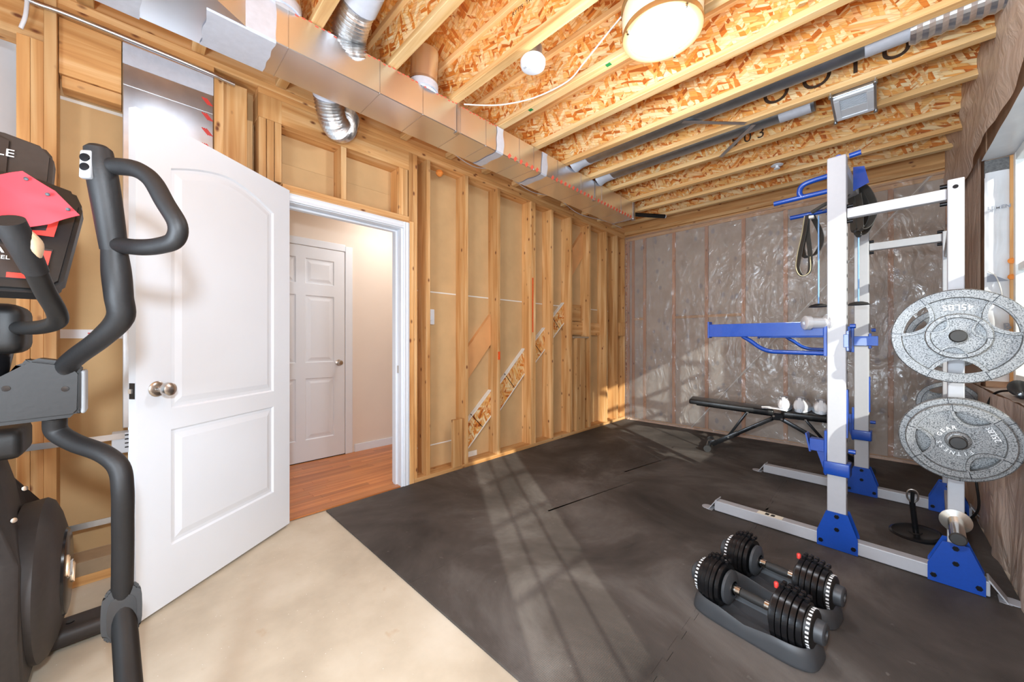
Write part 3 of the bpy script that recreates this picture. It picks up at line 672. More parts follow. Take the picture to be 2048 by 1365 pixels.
# windows
def window(name, y0, y1, z0, z1, xf, nv, nh, split=True):
    wn = struct(box(name, xf, xf+.07, y0, y0+.05, z0, z1, M_vinylw, bev=.004))
    box('window_frame', xf, xf+.07, y1-.05, y1, z0, z1, M_vinylw, wn, bev=.004)
    box('window_frame', xf+.001, xf+.069, y0+.05, y1-.05, z0, z0+.05, M_vinylw, wn, bev=.004)
    box('window_frame', xf+.001, xf+.069, y0+.05, y1-.05, z1-.05, z1, M_vinylw, wn, bev=.004)
    if split: box('meeting_rail', xf+.01, xf+.06, y0+.05, y1-.05, (z0+z1)/2-.022, (z0+z1)/2+.022, M_vinylw, wn, bev=.003)
    for k in range(1, nv+1): yy = y0+.05+(y1-y0-.1)*k/(nv+1); box('muntin', xf+.03, xf+.042, yy-.009, yy+.009, z0+.05, z1-.05, M_vinylw, wn)
    for k in range(1, nh+1): zz = z0+.05+(z1-z0-.1)*k/(nh+1); box('muntin', xf+.031, xf+.041, y0+.05, y1-.05, zz-.009, zz+.009, M_vinylw, wn)
    box('glass_pane', xf+.034, xf+.038, y0+.05, y1-.05, z0+.05, z1-.05, M_glass, wn)
    return wn
window('window_1', 2.06, 3.825, .90, 2.31, 3.268, 1, 0)
window('window_2', -.12, .56, .31, 1.86, 3.30, 2, 4, False)

# --- rubber mat of interlocking tiles
mt = thing('rubber_mat', 'dark grey interlocking rubber floor mat covering most of the floor', 'floor mat', (1.6, 3, .002))
xs = [.012, 1.08, 2.12, 3.12]; ys = [.915, 1.95, 3.0, 4.05, 5.07]
def edge(a, b, nrm, teeth, amp):
    a, b, nrm = Vector(a), Vector(b), Vector(nrm); pts = [a]
    if teeth:
        nT = 15
        for i in range(nT):
            s = (i+.5)/nT
            if i % 2: continue
            for ds, h in ((-.30, 0), (-.42, 1), (.42, 1), (.30, 0)): pts.append(a + (b-a)*(s+ds/nT) + nrm*amp*h)
    return pts
for i in range(3):
    for j in range(4):
        g = .0004; x0, x1, y0, y1 = xs[i]+g, xs[i+1]-g, ys[j]+g, ys[j+1]-g
        pts = edge((x0, y0), (x1, y0), (0, 1), j > 0, .018) + edge((x1, y0), (x1, y1), (1, 0), i < 2, .018-2*g) + edge((x1, y1), (x0, y1), (0, 1), j < 3, .018-2*g)[::1] + edge((x0, y1), (x0, y0), (1, 0), i > 0, .018)
        prism('mat_tile', [(p.x, p.y) for p in pts], fXY, .0006, .0114, M_mat, mt)

# ================================================================== CEILING SERVICES
du = thing('duct', 'long rectangular metal duct hung under the joists beside the left wall', 'duct', (.53, 2, 2.56))
bm = B(); abox(bm, .392, .660, .36, 4.035, 2.560, 2.748, .003, 1); obj('duct_body', bm, M_duct, du)
prism('duct_transition', [(.392, .36), (.392, -1.2), (.86, -1.2), (.86, .05), (.660, .36)], fXY, 2.5595, 2.7485, M_duct, du)
for yy in (.30, .52, .98, 1.26, 1.55, 1.78, 2.13, 2.30, 2.62, 2.98, 3.35, 3.75):
    box('duct_seam', .390, .662, yy, yy+.004, 2.5585, 2.7495, M_galv, du)
def tapewrap(y0, y1, e=.004, x0=.392, x1=.66):
    def f(u, v):   # u round the section, v along
        P = [(x0-e, 2.745), (x0-e, 2.56-e), (x1+e, 2.56-e), (x1+e, 2.745)]
        L_ = [.185, x1-x0, .185]; s = u*sum(L_); k = 0
        while k < 2 and s > L_[k]: s -= L_[k]; k += 1
        a, b = P[k], P[k+1]; t = min(1, s/L_[k])
        j = .012*noise.noise(Vector((u*9, v*3, y0)))
        return Vector((a[0]+(b[0]-a[0])*t, y0+(y1-y0)*v + (j if v in (0, 1) else 0), a[1]+(b[1]-a[1])*t))
    return sheet('mastic_tape', f, 36, 3, M_tape, du, smooth=False)
tapewrap(1.885, 1.955); tapewrap(2.40, 2.475); tapewrap(.22, .47, .006); tapewrap(-.16, .02, .007, .392, .86)
for ys_, ye_, n_ in ((1.99, 2.38, 6), (2.52, 4.0, 24)):
    for k in range(n_):
        yy = ys_+(ye_-ys_)*k/n_
        obj('tape_print', abox(B(), -.012, .012, -.019, .019, -.0008, .0008), M_redtape, du, T=Matrix.Translation((.6605, yy+.03, 2.572)) @ Matrix.Rotation(PI/2, 4, 'Y') @ Matrix.Rotation(.9, 4, 'Z'))
for k in range(46): box('tape_print', .6602, .6612, .55+k*.03, .566+k*.03, 2.735+.004*(k % 3), 2.741+.004*(k % 3), M_redtape, du)
box('end_lip', .388, .664, 4.03, 4.04, 2.556, 2.752, M_dgalv, du)
for yy in (1.53, 3.23, 4.06):
    t = box('hanger_strap', .662, .666, yy-.010, yy+.010, 2.556, 2.90, M_galv, du); box('strap_foot', .63, .666, yy-.012, yy+.012, 2.553, 2.5585, M_galv, du)
def ribbed(name, pts, r, mat, parent=None, amp=.005, rib=.012):
    P = catmull(pts, 14); out = [P[0]]; 
    for p in P[1:]:
        if (p-out[-1]).length > rib/2: out.append(p)
    rad = [r + (amp if i % 2 else -amp)*(1+.6*random.random()) for i in range(len(out))]
    return obj(name, atube(B(), out, r, 28, radii=rad), mat, parent, smooth=False)
fx = thing('flexible_duct', 'crinkled foil flexible duct bending from the metal duct down toward the left wall', 'duct', (.2, .95, 2.5))
ribbed('foil_hose', [(.36, .80, 2.72), (.27, .84, 2.64), (.20, .89, 2.565), (.14, .95, 2.555), (.095, 1.0, 2.61), (.06, 1.03, 2.70)], .078, M_foil, fx)
tube('mastic_tape', [(.365, .80, 2.72), (.28, .835, 2.65)], .085, M_tape, fx, seg=20, smooth_path=False)
fu = thing('flexible_duct', 'crinkled foil flexible duct rising from the top of the metal duct into the joists', 'duct', (.70, .80, 2.75))
ribbed('foil_hose', [(.60, .84, 2.73), (.66, .81, 2.80), (.78, .80, 2.86), (.90, .80, 2.90)], .082, M_foil, fu)
tube('pipe_joint', [(.84, .80, 2.885), (1.3, .80, 2.95), (1.9, .80, 2.96)], .078, M_galv, fu, seg=24)
tube('mastic_tape', [(.80, .80, 2.868), (.90, .80, 2.90)], .092, M_tape, fu, seg=20, smooth_path=False)
for i, (yy, lab) in enumerate(((.50, 'round metal takeoff collar on top of the duct, left of the foil hose'), (1.30, 'round metal takeoff collar on top of the duct, right of the foil hose'))):
    c = thing('duct_collar', lab, 'duct', (.60, yy, 2.75), 'round takeoff collars on the metal duct')
    cyl('collar_pipe', (.60, yy, 2.745), (.62, yy, 2.99), .085, M_duct, c, seg=32)
    cyl('collar_ring', (.601, yy, 2.80), (.603, yy, 2.815), .091, M_galv, c, seg=32)
    cyl('sealant_ring', (.60, yy, 2.746), (.601, yy, 2.79), .094, M_tape, c, seg=32)
# oval branch pipes running in the joist bays
def oval(name, lab, yc, x1, tape, foil):
    p = thing(name, lab, 'duct', (1.2, yc, 2.82), 'oval branch pipes between the ceiling joists')
    tube('pipe_body', [(.66, yc, 2.800), (x1, yc, 2.800)], .075, M_dgalv, p, seg=24, smooth_path=False, flat=.62, up=Vector((0, 0, 1)))
    tube('boot_tape', [(.655, yc-.01, 2.785), (.72, yc, 2.80), (.82, yc, 2.800)], .075, M_tape, p, seg=24, radii=[.098, .082, .078], flat=.64)
    a, b_ = tape; tube('mastic_tape', [(a, yc, 2.800), (b_, yc, 2.800)], .0775, M_tape, p, seg=24, smooth_path=False, flat=.64)
    if foil: ribbed('foil_hose', [(b_-.05, yc, 2.800), (b_+.25, yc+.004, 2.805), (3.32, yc, 2.815)], .080, M_foil, p, .003, .03)
    return p
op1 = oval('oval_pipe', 'long grey oval pipe ending in crinkled foil hose at the right wall', 2.87, 2.78, (2.62, 2.84), True)
op2 = oval('oval_pipe', 'grey oval pipe feeding the white ceiling register', 3.30, 2.36, (2.16, 2.34), False)
for (p0, p1, lab) in (((1.66, 2.80, 2.748), (1.98, 3.14, 2.748), 'metal support strap under the long oval pipe'), ((2.02, 3.20, 2.748), (1.70, 3.56, 2.748), 'metal support strap under the pipe to the register')):
    d = (Vector(p1)-Vector(p0)); a = math.atan2(d.y, d.x)
    tag(obj('pipe_strap', abox(B(), 0, d.length, -.016, .016, -.003, 0), M_galv, None, T=Matrix.Translation(p0) @ Matrix.Rotation(a, 4, 'Z')), lab, 'metal strap', 'pipe straps on the ceiling joists')
# register
rg = thing('ceiling_register', 'white louvred air register screwed under the ceiling joists', 'air vent', (2.56, 3.365, 2.74))
box('boot_box', 2.45, 2.665, 3.19, 3.54, 2.735, 2.85, M_galv, rg, bev=.003)
bm = B()
for a in ((2.462, 2.653, 3.20, 3.235), (2.462, 2.653, 3.495, 3.53), (2.462, 2.49, 3.2355, 3.4945), (2.62, 2.653, 3.2355, 3.4945)): abox(bm, *a, 2.722, 2.736, .002, 1)
obj('register_frame', bm, M_white, rg)
for k in range(9): obj('louver', abox(B(), -.064, .064, -.0048, .0055, -.0008, .0008), M_white, rg, T=Matrix.Translation((2.555, 3.244+k*.016, 2.729)) @ Matrix.Rotation(.75, 4, 'X'))
box('louver_gap_shade', 2.49, 2.62, 3.236, 3.494, 2.738, 2.741, M_bolt, rg); box('damper_blade', 2.49, 2.62, 3.385, 3.494, 2.727, 2.730, M_white, rg)  # dark sheet colours in the shade behind the louvers
for x_ in (2.452, 2.66):
    box('hanger_ear', x_-.003, x_+.003, 3.15, 3.575, 2.728, 2.75, M_galv, rg)
    for y_ in (3.165, 3.56): cyl('screw', (x_, y_, 2.742), (x_, y_, 2.722), .011, M_dgalv, rg, seg=12)
# smoke detector
sd = thing('smoke_detector', 'round white smoke detector hanging beside a ceiling joist', 'smoke detector', (1.30, 1.565, 2.70))
obj('detector_body', lathe(B(), [(0, 0), (.052, 0), (.066, .006), (.070, .02), (.070, .036), (.062, .040), (.062, .048), (0, .048)], (1.30, 1.565, 2.680), (0, 0, 1), 36), M_white, sd, smooth=True)
obj('test_button', lathe(B(), [(0, -.003), (.012, -.002), (.013, .001)], (1.295, 1.56, 2.680), (0, 0, 1), 20), M_trim, sd, smooth=True)
for k in range(3): box('vent_slot', 1.262+k*.006, 1.265+k*.006, 1.527, 1.539, 2.6795, 2.681, M_grey, sd)
cyl('mounting_box', (1.30, 1.575, 2.728), (1.30, 1.575, 2.80), .045, M_dgalv, sd)
# sprinkler head
sp = thing('sprinkler_head', 'small white sprinkler head poking down between far ceiling joists', 'sprinkler', (2.02, 4.06, 2.72))
obj('escutcheon', lathe(B(), [(0, .008), (.03, .008), (.045, 0), (.047, -.003), (.03, -.006), (0, -.006)], (2.02, 4.07, 2.742), (0, 0, 1), 24), M_white, sp, smooth=True)
cyl('nozzle', (2.02, 4.07, 2.742), (2.02, 4.07, 2.712), .012, M_white, sp); cyl('deflector', (2.02, 4.07, 2.712), (2.02, 4.07, 2.708), .024, M_white, sp)
# ceiling lamp
lc = Vector((1.948, 1.745, 2.60))
cl = thing('ceiling_light', 'round flush ceiling light with brass rim, switched on', 'ceiling light', lc)
obj('shade_drum', lathe(B(), [(.150, .0), (.176, .03), (.180, .10), (.17, .145), (0, .147)], lc, (0, 0, 1), 64), M_cream, cl, smooth=True)
obj('brass_rim', lathe(B(), [(.148, .010), (.147, -.006), (.160, -.010), (.176, -.004), (.180, .012), (.178, .020)], lc, (0, 0, 1), 64), M_brass, cl, smooth=True)
obj('top_rim', lathe(B(), [(.176, .128), (.184, .132), (.184, .142), (.176, .146)], lc, (0, 0, 1), 64), M_brass, cl, smooth=True)
obj('lamp_lens', lathe(B(), [(0, -.018), (.06, -.017), (.11, -.012), (.14, -.004), (.150, .004)], lc, (0, 0, 1), 64), M_lens, cl, smooth=True)
for a in (-2.25, -.55, 1.6): obj('thumb_screw', lathe(B(), [(0, -.006), (.006, -.005), (.006, .005), (0, .006)], lc+Vector((math.cos(a)*.166, math.sin(a)*.166, -.012)), (0, 0, 1), 10), M_chrome, cl, smooth=True)
light('ceiling_lamp_glow', 'POINT', (lc.x, lc.y, lc.z-.14), 36, (.88, .95, 1.02), shadow_soft_size=.10)
tag(tube('lamp_cable', [(1.80, 1.66, 2.735), (1.66, 1.72, 2.738), (1.48, 1.80, 2.742), (1.32, 1.86, 2.742), (1.10, 1.82, 2.728), (.92, 1.73, 2.722), (.80, 1.65, 2.732), (.70, 1.55, 2.738)], .0045, M_gyp, seg=8), 'white cable stapled along the joist from the ceiling light to the duct', 'cable')
tag(tube('duct_cable', [(.12, 1.60, 2.752), (.16, 1.75, 2.735), (.12, 2.1, 2.700), (.14, 2.4, 2.745), (.10, 2.9, 2.71), (.13, 3.3, 2.74), (.08, 3.8, 2.70), (.10, 4.4, 2.74), (.1, 4.8, 2.74)], .004, M_pvc, seg=8), 'thin white cable sagging between the metal duct and the left wall', 'cable')
dp = thing('drain_pipe', 'short black pipe stub beyond the far end of the metal duct', 'pipe', (.66, 4.4, 2.72))
cyl('pipe_body', (.40, 4.08, 2.70), (.78, 4.62, 2.70), .024, M_black, dp); cyl('pipe_cap', (.778, 4.618, 2.70), (.786, 4.63, 2.70), .021, M_pvc, dp)
for k, p in enumerate(((2.12, 1.75), (2.36, 2.10))):
    tag(obj('wood_shim', abox(B(), -.016, .016, -.05, .05, -.004, .004), FL, None, T=Matrix.Translation((p[0]+.05, p[1]+.16, 2.78)) @ Matrix.Rotation(.3, 4, 'Z') @ Matrix.Rotation(.5, 4, 'X')), ('orange wood scrap', 'smaller orange wood scrap')[k]+' wedged by a joist right of the ceiling light', 'wood scrap')
tag(obj('foam_sealant', lathe(B(), [(0, -.03), (.02, -.02), (.034, 0), (.026, .02), (0, .03)], (-.02, 1.85, 2.60), (0, 0, 1), 14), M_foamo, smooth=True), 'blob of orange spray foam around wires at top of the left wall', 'spray foam')
for k in range(2): pass

# ================================================================== POWER RACK
RA = -.065; RP = Vector((2.51, 2.70, 0))
TR = Matrix.Translation((0, 0, .0105)) @ Matrix.Translation(RP) @ Matrix.Rotation(RA, 4, 'Z') @ Matrix.Translation(-RP)
rk = thing('power_rack', 'white and blue steel squat rack near the right wall', 'power rack', (2.6, 3.2, 0))
def rbox(n, *a, mat=M_rackw, bev=.004, par=None): return box(n, *a, mat, par or rk, bev=bev, T=TR, seg=2)
YN, YFR = 2.70, 3.80             # near faces of the two side frames
for yy, far in ((YN, 0), (YFR, 1)):
    ft = rbox('foot_tube', 1.885, 3.03, yy+.002, yy+.062, .006, .072)
    for xx, sg in ((1.845, -1), (3.08, 1)):
        e = prism('foot_end_plate', [(xx, .003), (xx-sg*.052, .082), (xx-sg*.058, .080), (xx-sg*.006, .0035), (xx-sg*.03, .0005), (xx+sg*.01, .0005)][::1], lambda a, b, t: Vector((a, t, b)), yy-.004, yy+.074, M_rackw, rk, T=TR)
        cyl('anchor_tab', (xx+sg*.015, yy+.035, .0), (xx+sg*.015, yy+.035, .005), .034, M_rackw, rk, T=TR)
    up = rbox('front_upright', 2.470, 2.550, yy, yy+.06, .075, 2.155 if not far else 2.15)
    rbox('cap', 2.472, 2.548, yy+.002, yy+.058, 2.15, 2.158, par=up)
    rbox('rear_upright', 2.905, 2.957, yy+.004, yy+.060, .075, 1.90 if not far else 1.875)
    rbox('top_beam', 2.552, 2.904, yy+.01, yy+.05, 1.81, 1.862)
    for xx in (2.545, 2.912):
        for zz in (1.795, 1.878):
            b = cyl('bolt', (xx+(.03 if xx < 2.7 else -.03), yy+.03, zz), (xx, yy+.03, zz), .010, M_bolt, rk, seg=10, T=TR)
    # gussets
    for cx, w0, w1 in ((2.512, .085, .045), (2.930, .087, .040)):
        for y_ in (yy-.007, yy+.066):
            prism('gusset_plate', [(cx-w0, .004), (cx+w0, .004), (cx+w0, .085), (cx+w1, .205), (cx-w1, .205), (cx-w0, .085)], fXZ, y_, y_+.006, M_rackb, rk, T=TR)
        for (bx, bz) in ((-.068, .035), (.068, .035), (0, .115), (0, .185)):
            cyl('bolt', (cx+bx, yy-.007, bz), (cx+bx, yy-.014, bz), .011, M_bolt, rk, seg=6, T=TR)
    # adjustment holes on inner side edge of the uprights
for zz in [ .30+.075*k for k in range(22)]: cyl('adjust_hole', (2.5504, YN+.03, zz), (2.5510, YN+.03, zz), .009, M_bolt, rk, seg=10, T=TR)
rbox('front_crossmember', 2.480, 2.545, YN+.061, YFR-.001, 2.085, 2.135)
rbox('rear_crossmember', 2.912, 2.950, YN+.061, YFR+.003, .10, .16)
rbox('rear_crossmember', 2.912, 2.950, YN+.061, YFR+.003, 1.70, 1.75)
cyl('upright_hole', (2.930, YN+.003, 1.862), (2.930, YN+.0035, 1.862), .009, M_bolt, rk, T=TR)
# blue pull-up grips (multi-grip)
for k, yg in enumerate((3.03, 3.47)):
    g = tube('pull_up_grip', [(2.146, yg, 2.075), (2.48, yg, 2.079)], .0155, M_rackb, rk, smooth_path=False, T=TR, seg=16)
tube('pull_up_loop', [(2.30, 3.03, 2.075), (2.285, 3.03, 2.105), (2.295, 3.03, 2.145), (2.34, 3.03, 2.165), (2.48, 3.03, 2.175)], .016, M_rackb, rk, T=TR, seg=16)
tube('pull_up_bar', [(2.51, YN+.062, 2.17), (2.51, YFR, 2.17)], .016, M_rackb, rk, smooth_path=False, T=TR)
tube('bar_stub', [(2.552, YN+.1, 2.175), (2.60, YN+.1, 2.18)], .014, M_rackb, rk, smooth_path=False, T=TR)
obj('red_grip_cap', lathe(B(), [(0, 0), (.012, .002), (.016, .012), (.014, .024), (0, .028)], (2.452, 3.0, 2.19), (-1, 0, 0), 14), M_orange, rk, smooth=True, T=TR)
prism('bracket_plate', [(2.552, 2.02), (2.62, 2.05), (2.60, 2.15), (2.552, 2.16)], fXZ, YN+.25, YN+.256, M_rackb, rk, T=TR)
prism('bracket_plate', [(2.552, 2.0), (2.60, 2.03), (2.585, 2.10), (2.552, 2.11)], fXZ, YFR-.30, YFR-.294, M_rackb, rk, T=TR)
# storage sleeve on the front upright
sl = obj('bar_sleeve', lathe(B(), [(0, .0), (.046, 0), (.046, .008), (.031, .014), (.031, .085), (.040, .088), (.040, .112), (.034, .117), (.012, .117), (.012, .108), (0, .108)], (2.468, YN+.03, 1.245), (-.80, -.6, .02), 32), M_silver, rk, smooth=True, T=TR)
# safety arms
for yy in (YN, YFR):
    a = box('safety_arm', 1.85, 2.455, yy+.005, yy+.05, 1.172, 1.256, M_rackb, rk, bev=.003, T=TR)
    box('arm_lip', 1.842, 1.852, yy+.0, yy+.055, 1.165, 1.275, M_rackb, rk, bev=.002, T=TR)
    box('arm_mount', 2.455, 2.4695, yy-.002, yy+.062, 1.06, 1.262, M_rackb, rk, bev=.002, T=TR)
    tube('arm_brace', [(2.045, yy+.03, 1.175), (2.09, yy+.03, 1.145), (2.14, yy+.03, 1.105), (2.19, yy+.03, 1.083), (2.25, yy+.03, 1.078), (2.456, yy+.03, 1.074)], .0125, M_rackb, rk, T=TR, n=4)
    box('arm_collar', 2.5505, 2.562, yy-.004, yy+.064, 1.09, 1.20, M_rackb, rk, bev=.002, T=TR)
    cyl('lock_pin', (2.562, yy+.03, 1.225), (2.585, yy+.03, 1.225), .012, M_rackb, rk, T=TR, seg=14)
    box('collar_face', 2.47 if yy > 3 else 2.54, 2.60 if yy > 3 else 2.562, yy-.012, yy-.001, 1.11, 1.18, M_rackb, rk, bev=.002, T=TR)
# low bar catches
for yy in (YN, YFR):
    box('catch_plate', 2.458, 2.469, yy-.004, yy+.064, .40, .645, M_rackb, rk, bev=.002, T=TR)
    box('bar_catch', 2.392, 2.4575, yy+.004, yy+.056, .523, .590, M_rackb, rk, bev=.002, T=TR)
    prism('catch_lip', [(2.372, .615), (2.380, .615), (2.399, .515), (2.391, .515)], fXZ, yy+.0, yy+.060, M_rackb, rk, T=TR)
    prism('catch_web', [(2.42, .522), (2.4575, .522), (2.4575, .40)], fXZ, yy+.027, yy+.033, M_rackb, rk, T=TR)
    bm = B(); abox(bm, 2.455, 2.566, yy-.014, yy-.001, .408, .480, .006, 3); abox(bm, 2.5505, 2.566, yy-.0008, yy+.064, .408, .480, .002, 1); obj('catch_collar', bm, M_rackb, rk, T=TR, smooth=True)
    cyl('lock_pin', (2.556, yy+.03, .545), (2.585, yy+.03, .545), .012, M_rackb, rk, T=TR, seg=14)
    box('guard_strip', 2.5505, 2.556, yy+.004, yy+.05, .62, .88, M_rackb, rk, T=TR)
# label on the near foot
lb = box('foot_sticker', 2.13, 2.26, YN+.006, YN+.056, .0722, .0728, M_label, rk, T=TR)
for k in range(2): box('sticker_print', 2.17+k*.03, 2.19+k*.03, YN+.016, YN+.046, .0729, .0732, M_bolt, lb, T=TR)
# plate pegs
def peg(x, y, z, sgn, L_):
    p = obj('plate_peg', lathe(B(), [(0, 0), (.052, 0), (.052, .005), (.0245, .009), (.0245, L_)], (x, y, z), (0, sgn, 0), 28), M_chrome, rk, smooth=True, T=TR)
    obj('peg_cap', lathe(B(), [(.0255, L_-.004), (.0265, L_+.002), (.022, L_+.008), (0, L_+.009)], (x, y, z), (0, sgn, 0), 28), M_rubber, p, smooth=True, T=TR)
for zz in (.31, .715, 1.165):
    peg(2.930, YN+.002, zz, -1, .24); peg(2.930, YFR+.062, zz, 1, .24)
# ------------------------------------------------------------------ weight plates
def ringarc(bm, r0, r1, a0, a1, z0, z1, n=14):
    """annular sector prism in local xy, thickness z"""
    rows = []
    for i in range(n+1):
        a = a0+(a1-a0)*i/n; c, s = math.cos(a), math.sin(a)
        rows.append([bm.verts.new((r0*c, r0*s, z0)), bm.verts.new((r1*c, r1*s, z0)), bm.verts.new((r1*c, r1*s, z1)), bm.verts.new((r0*c, r0*s, z1))])
    for a, b in zip(rows, rows[1:]):
        for k in range(4): bm.faces.new((a[k], a[(k+1) % 4], b[(k+1) % 4], b[k]))
    bm.faces.new(rows[0]); bm.faces.new(list(reversed(rows[-1])))
def plate(label, c, R, sgn, rot, words=None, arc=None, thick=.040, group='weight plates on the squat rack'):
    """olympic grip plate: rim, hub, web with three lens shaped grip holes; axis along +-y (sgn = side facing out)"""
    ez = Vector((0, sgn, 0)); ex = Vector((-sgn, 0, 0)) if sgn > 0 else Vector((1, 0, 0)); ey = ez.cross(ex)
    ex = Vector((1, 0, 0)) if sgn < 0 else Vector((-1, 0, 0)); ey = Vector((0, 0, 1)); 
    M = TR @ basis(ex, ey, ez, c) @ Matrix.Rotation(rot, 4, 'Z')
    t = thing('weight_plate', label, 'weight plate', TR @ Vector(c), group)
    bm = B(); ri = R*.83; h = thick/2
    # web with holes by triangle fill on both faces
    holes = []
    for k in range(3):
        a0 = k*2*PI/3
        # lens: outer arc at r=.80R, inner arc concave towards rim
        o_ = [(R*.80*math.cos(a0+t_), R*.80*math.sin(a0+t_)) for t_ in [(-.44+.88*i/12) for i in range(13)]]
        cen = Vector((R*1.02*math.cos(a0), R*1.02*math.sin(a0))); e0, e1 = Vector(o_[-1]), Vector(o_[0])
        rr = (e0-cen).length; b0 = math.atan2(*(e0-cen).yx); b1 = math.atan2(*(e1-cen).yx)
        while b1 < b0: b1 += 2*PI
        if b1-b0 > PI*1.3: b0 += 2*PI; b0, b1 = b0, b1
        inn = []
        for i in range(1, 12):
            f = i/12; p = e0.lerp(e1, f); bulge = math.sin(PI*f)**.8*R*.22
            p = p - Vector((math.cos(a0), math.sin(a0)))*bulge; inn.append((p.x, p.y))
        holes.append(o_+inn)
    outer = [(ri*1.01*math.cos(t_), ri*1.01*math.sin(t_)) for t_ in [2*PI*i/72 for i in range(72)]]
    inner = [(R*.12*math.cos(t_), R*.12*math.sin(t_)) for t_ in [2*PI*i/24 for i in range(24)]]
    for zf in (h*.1, -h*.1):
        es = []
        for poly in [outer, inner]+holes:
            vs = [bm.verts.new((p[0], p[1], zf)) for p in poly]; es += [bm.edges.new((vs[i], vs[(i+1) % len(vs)])) for i in range(len(vs))]
        bmesh.ops.triangle_fill(bm, use_beauty=True, use_dissolve=False, edges=es)
    for poly in holes:     # hole walls
        a = [bm.verts.new((p[0], p[1], -h*.8)) for p in poly]; b = [bm.verts.new((p[0], p[1], h*.8)) for p in poly]
        cp = sum((Vector(p) for p in poly), Vector((0, 0)))/len(poly)
        def grow(p, k): v = Vector(p)-cp; return cp+v*(1+k/v.length)
        c2 = [bm.verts.new((*grow(p, R*.075), h*.8)) for p in poly]; d2_ = [bm.verts.new((*grow(p, R*.085), h*.05)) for p in poly]
        n = len(poly)
        for i in range(n):
            j = (i+1) % n
            bm.faces.new((a[i], a[j], b[j], b[i])); bm.faces.new((b[i], b[j], c2[j], c2[i])); bm.faces.new((c2[i], c2[j], d2_[j], d2_[i]))
    web = obj('plate_web', bm, M_plate, t, T=M)
    obj('plate_rim', lathe(B(), [(ri, -h), (R-.004, -h), (R, -h+.004), (R, h-.004), (R-.004, h), (ri, h), (ri-.003, h*.05), (ri-.003, -h*.05), (ri, -h)], (0, 0, 0), (0, 0, 1), 72), M_plate, t, smooth=True, T=M)
    obj('plate_hub', lathe(B(), [(.026, -h), (R*.24, -h), (R*.25, 0), (R*.24, h*.8), (R*.19, h), (.027, h), (.026, h*.8), (.026, -h)], (0, 0, 0), (0, 0, 1), 40), M_plate, t, smooth=True, T=M)
    # thin parting grooves across the rim
    for k in range(3):
        for s_ in (-.46, .46):
            a = k*2*PI/3+s_; bmg = abox(B(), ri-.002, R+.0004, -.0014, .0014, h-.002, h+.0005); obj('rim_groove', bmg, M_bolt, t, T=M @ Matrix.Rotation(a, 4, 'Z'))
    if words:
        for (s, size, rad, ang, flip) in words:
            W = M @ Matrix.Rotation(ang, 4, 'Z') @ Matrix.Translation((0, rad, h*.1+.001)) @ Matrix.Rotation(PI if flip else 0, 4, 'Z')
            text('raised_lettering', s, size, MATS['white_print'], W, t, .0032)
    if arc:
        s, size, rad, a0, step = arc
        for i, chh in enumerate(s):
            if chh == ' ': continue
            W = M @ Matrix.Rotation(a0-step*i, 4, 'Z') @ Matrix.Translation((0, rad, h*.1+.001))
            text('raised_letter', chh, size, M_print, W, t, .002)
    return t
plate('large hammertone 45 pound plate on the upper near peg of the rack', (2.932, 2.585, 1.166), .207, -1, PI/6, words=[('45LBS', .036, .128, -PI/6, True)])
plate('small plate hung in front of the large 45 pound plate, upper near peg', (2.932, 2.552, 1.166), .098, -1, .35, arc=('ENJOY YOUR TRAINING', .011, .040, 1.4, .26)if 0 else None, thick=.026)
plate('wide plate behind the 25 pound plate on the middle near peg', (2.932, 2.588, .712), .182, -1, .1, words=[('35LBS', .030, .128, -.1-.3, True)])
plate('25 pound plate with raised lettering, front of the middle near peg', (2.932, 2.541, .712), .158, -1, 1.22, words=[('25LBS', .026, .105, math.radians(-65)-1.22, True)], arc=('FITNESS GEAR', .021, .056, math.radians(-140)-1.22, .33))
plate('large plate on the upper far peg of the rack', (2.932, 3.95, 1.166), .205, 1, .4)
plate('plate on the middle far peg of the rack, half hidden by the rear uprights', (2.932, 3.93, .715), .15, 1, 1.2)
# ------------------------------------------------------------------ resistance bands, hanging handles
def band(name, pts, w_, mat, parent, label=None):
    """flat strap following pts; width direction roughly along y/x"""
    P = catmull(pts, 8); bm = B(); rows = []
    for i, p in enumerate(P):
        d = (P[min(i+1, len(P)-1)]-P[max(i-1, 0)]).normalized(); s = d.cross(Vector((.62, -.78, 0))).normalized(); wv = Vector((.62, -.78, 0))
        wv = (wv - d*wv.dot(d)).normalized()
        rows.append([bm.verts.new(p+wv*w_/2+s*.002), bm.verts.new(p-wv*w_/2+s*.002), bm.verts.new(p-wv*w_/2-s*.002), bm.verts.new(p+wv*w_/2-s*.002)])
    for a, b in zip(rows, rows[1:]):
        for k in range(4): bm.faces.new((a[k], a[(k+1) % 4], b[(k+1) % 4], b[k]))
    bm.faces.new(rows[0]); bm.faces.new(list(reversed(rows[-1])))
    return obj(name, bm, mat, parent)
bn = thing('resistance_band', 'wide grey resistance band looped over the blue pull-up grip', 'resistance band', (2.30, 3.46, 2.05))
band('band_loop', [(2.30, 3.46, 2.075), (2.285, 3.45, 1.95), (2.262, 3.44, 1.80), (2.250, 3.43, 1.69), (2.275, 3.43, 1.635), (2.318, 3.43, 1.66), (2.320, 3.44, 1.78), (2.305, 3.45, 1.95), (2.305, 3.46, 2.07)], .045, M_strap, bn)
band('band_loop', [(2.305, 3.50, 2.085), (2.285, 3.50, 1.95), (2.270, 3.50, 1.85), (2.285, 3.50, 1.785), (2.34, 3.50, 1.79), (2.375, 3.50, 1.86), (2.370, 3.50, 1.95), (2.325, 3.50, 2.08)], .05, M_strap, bn)
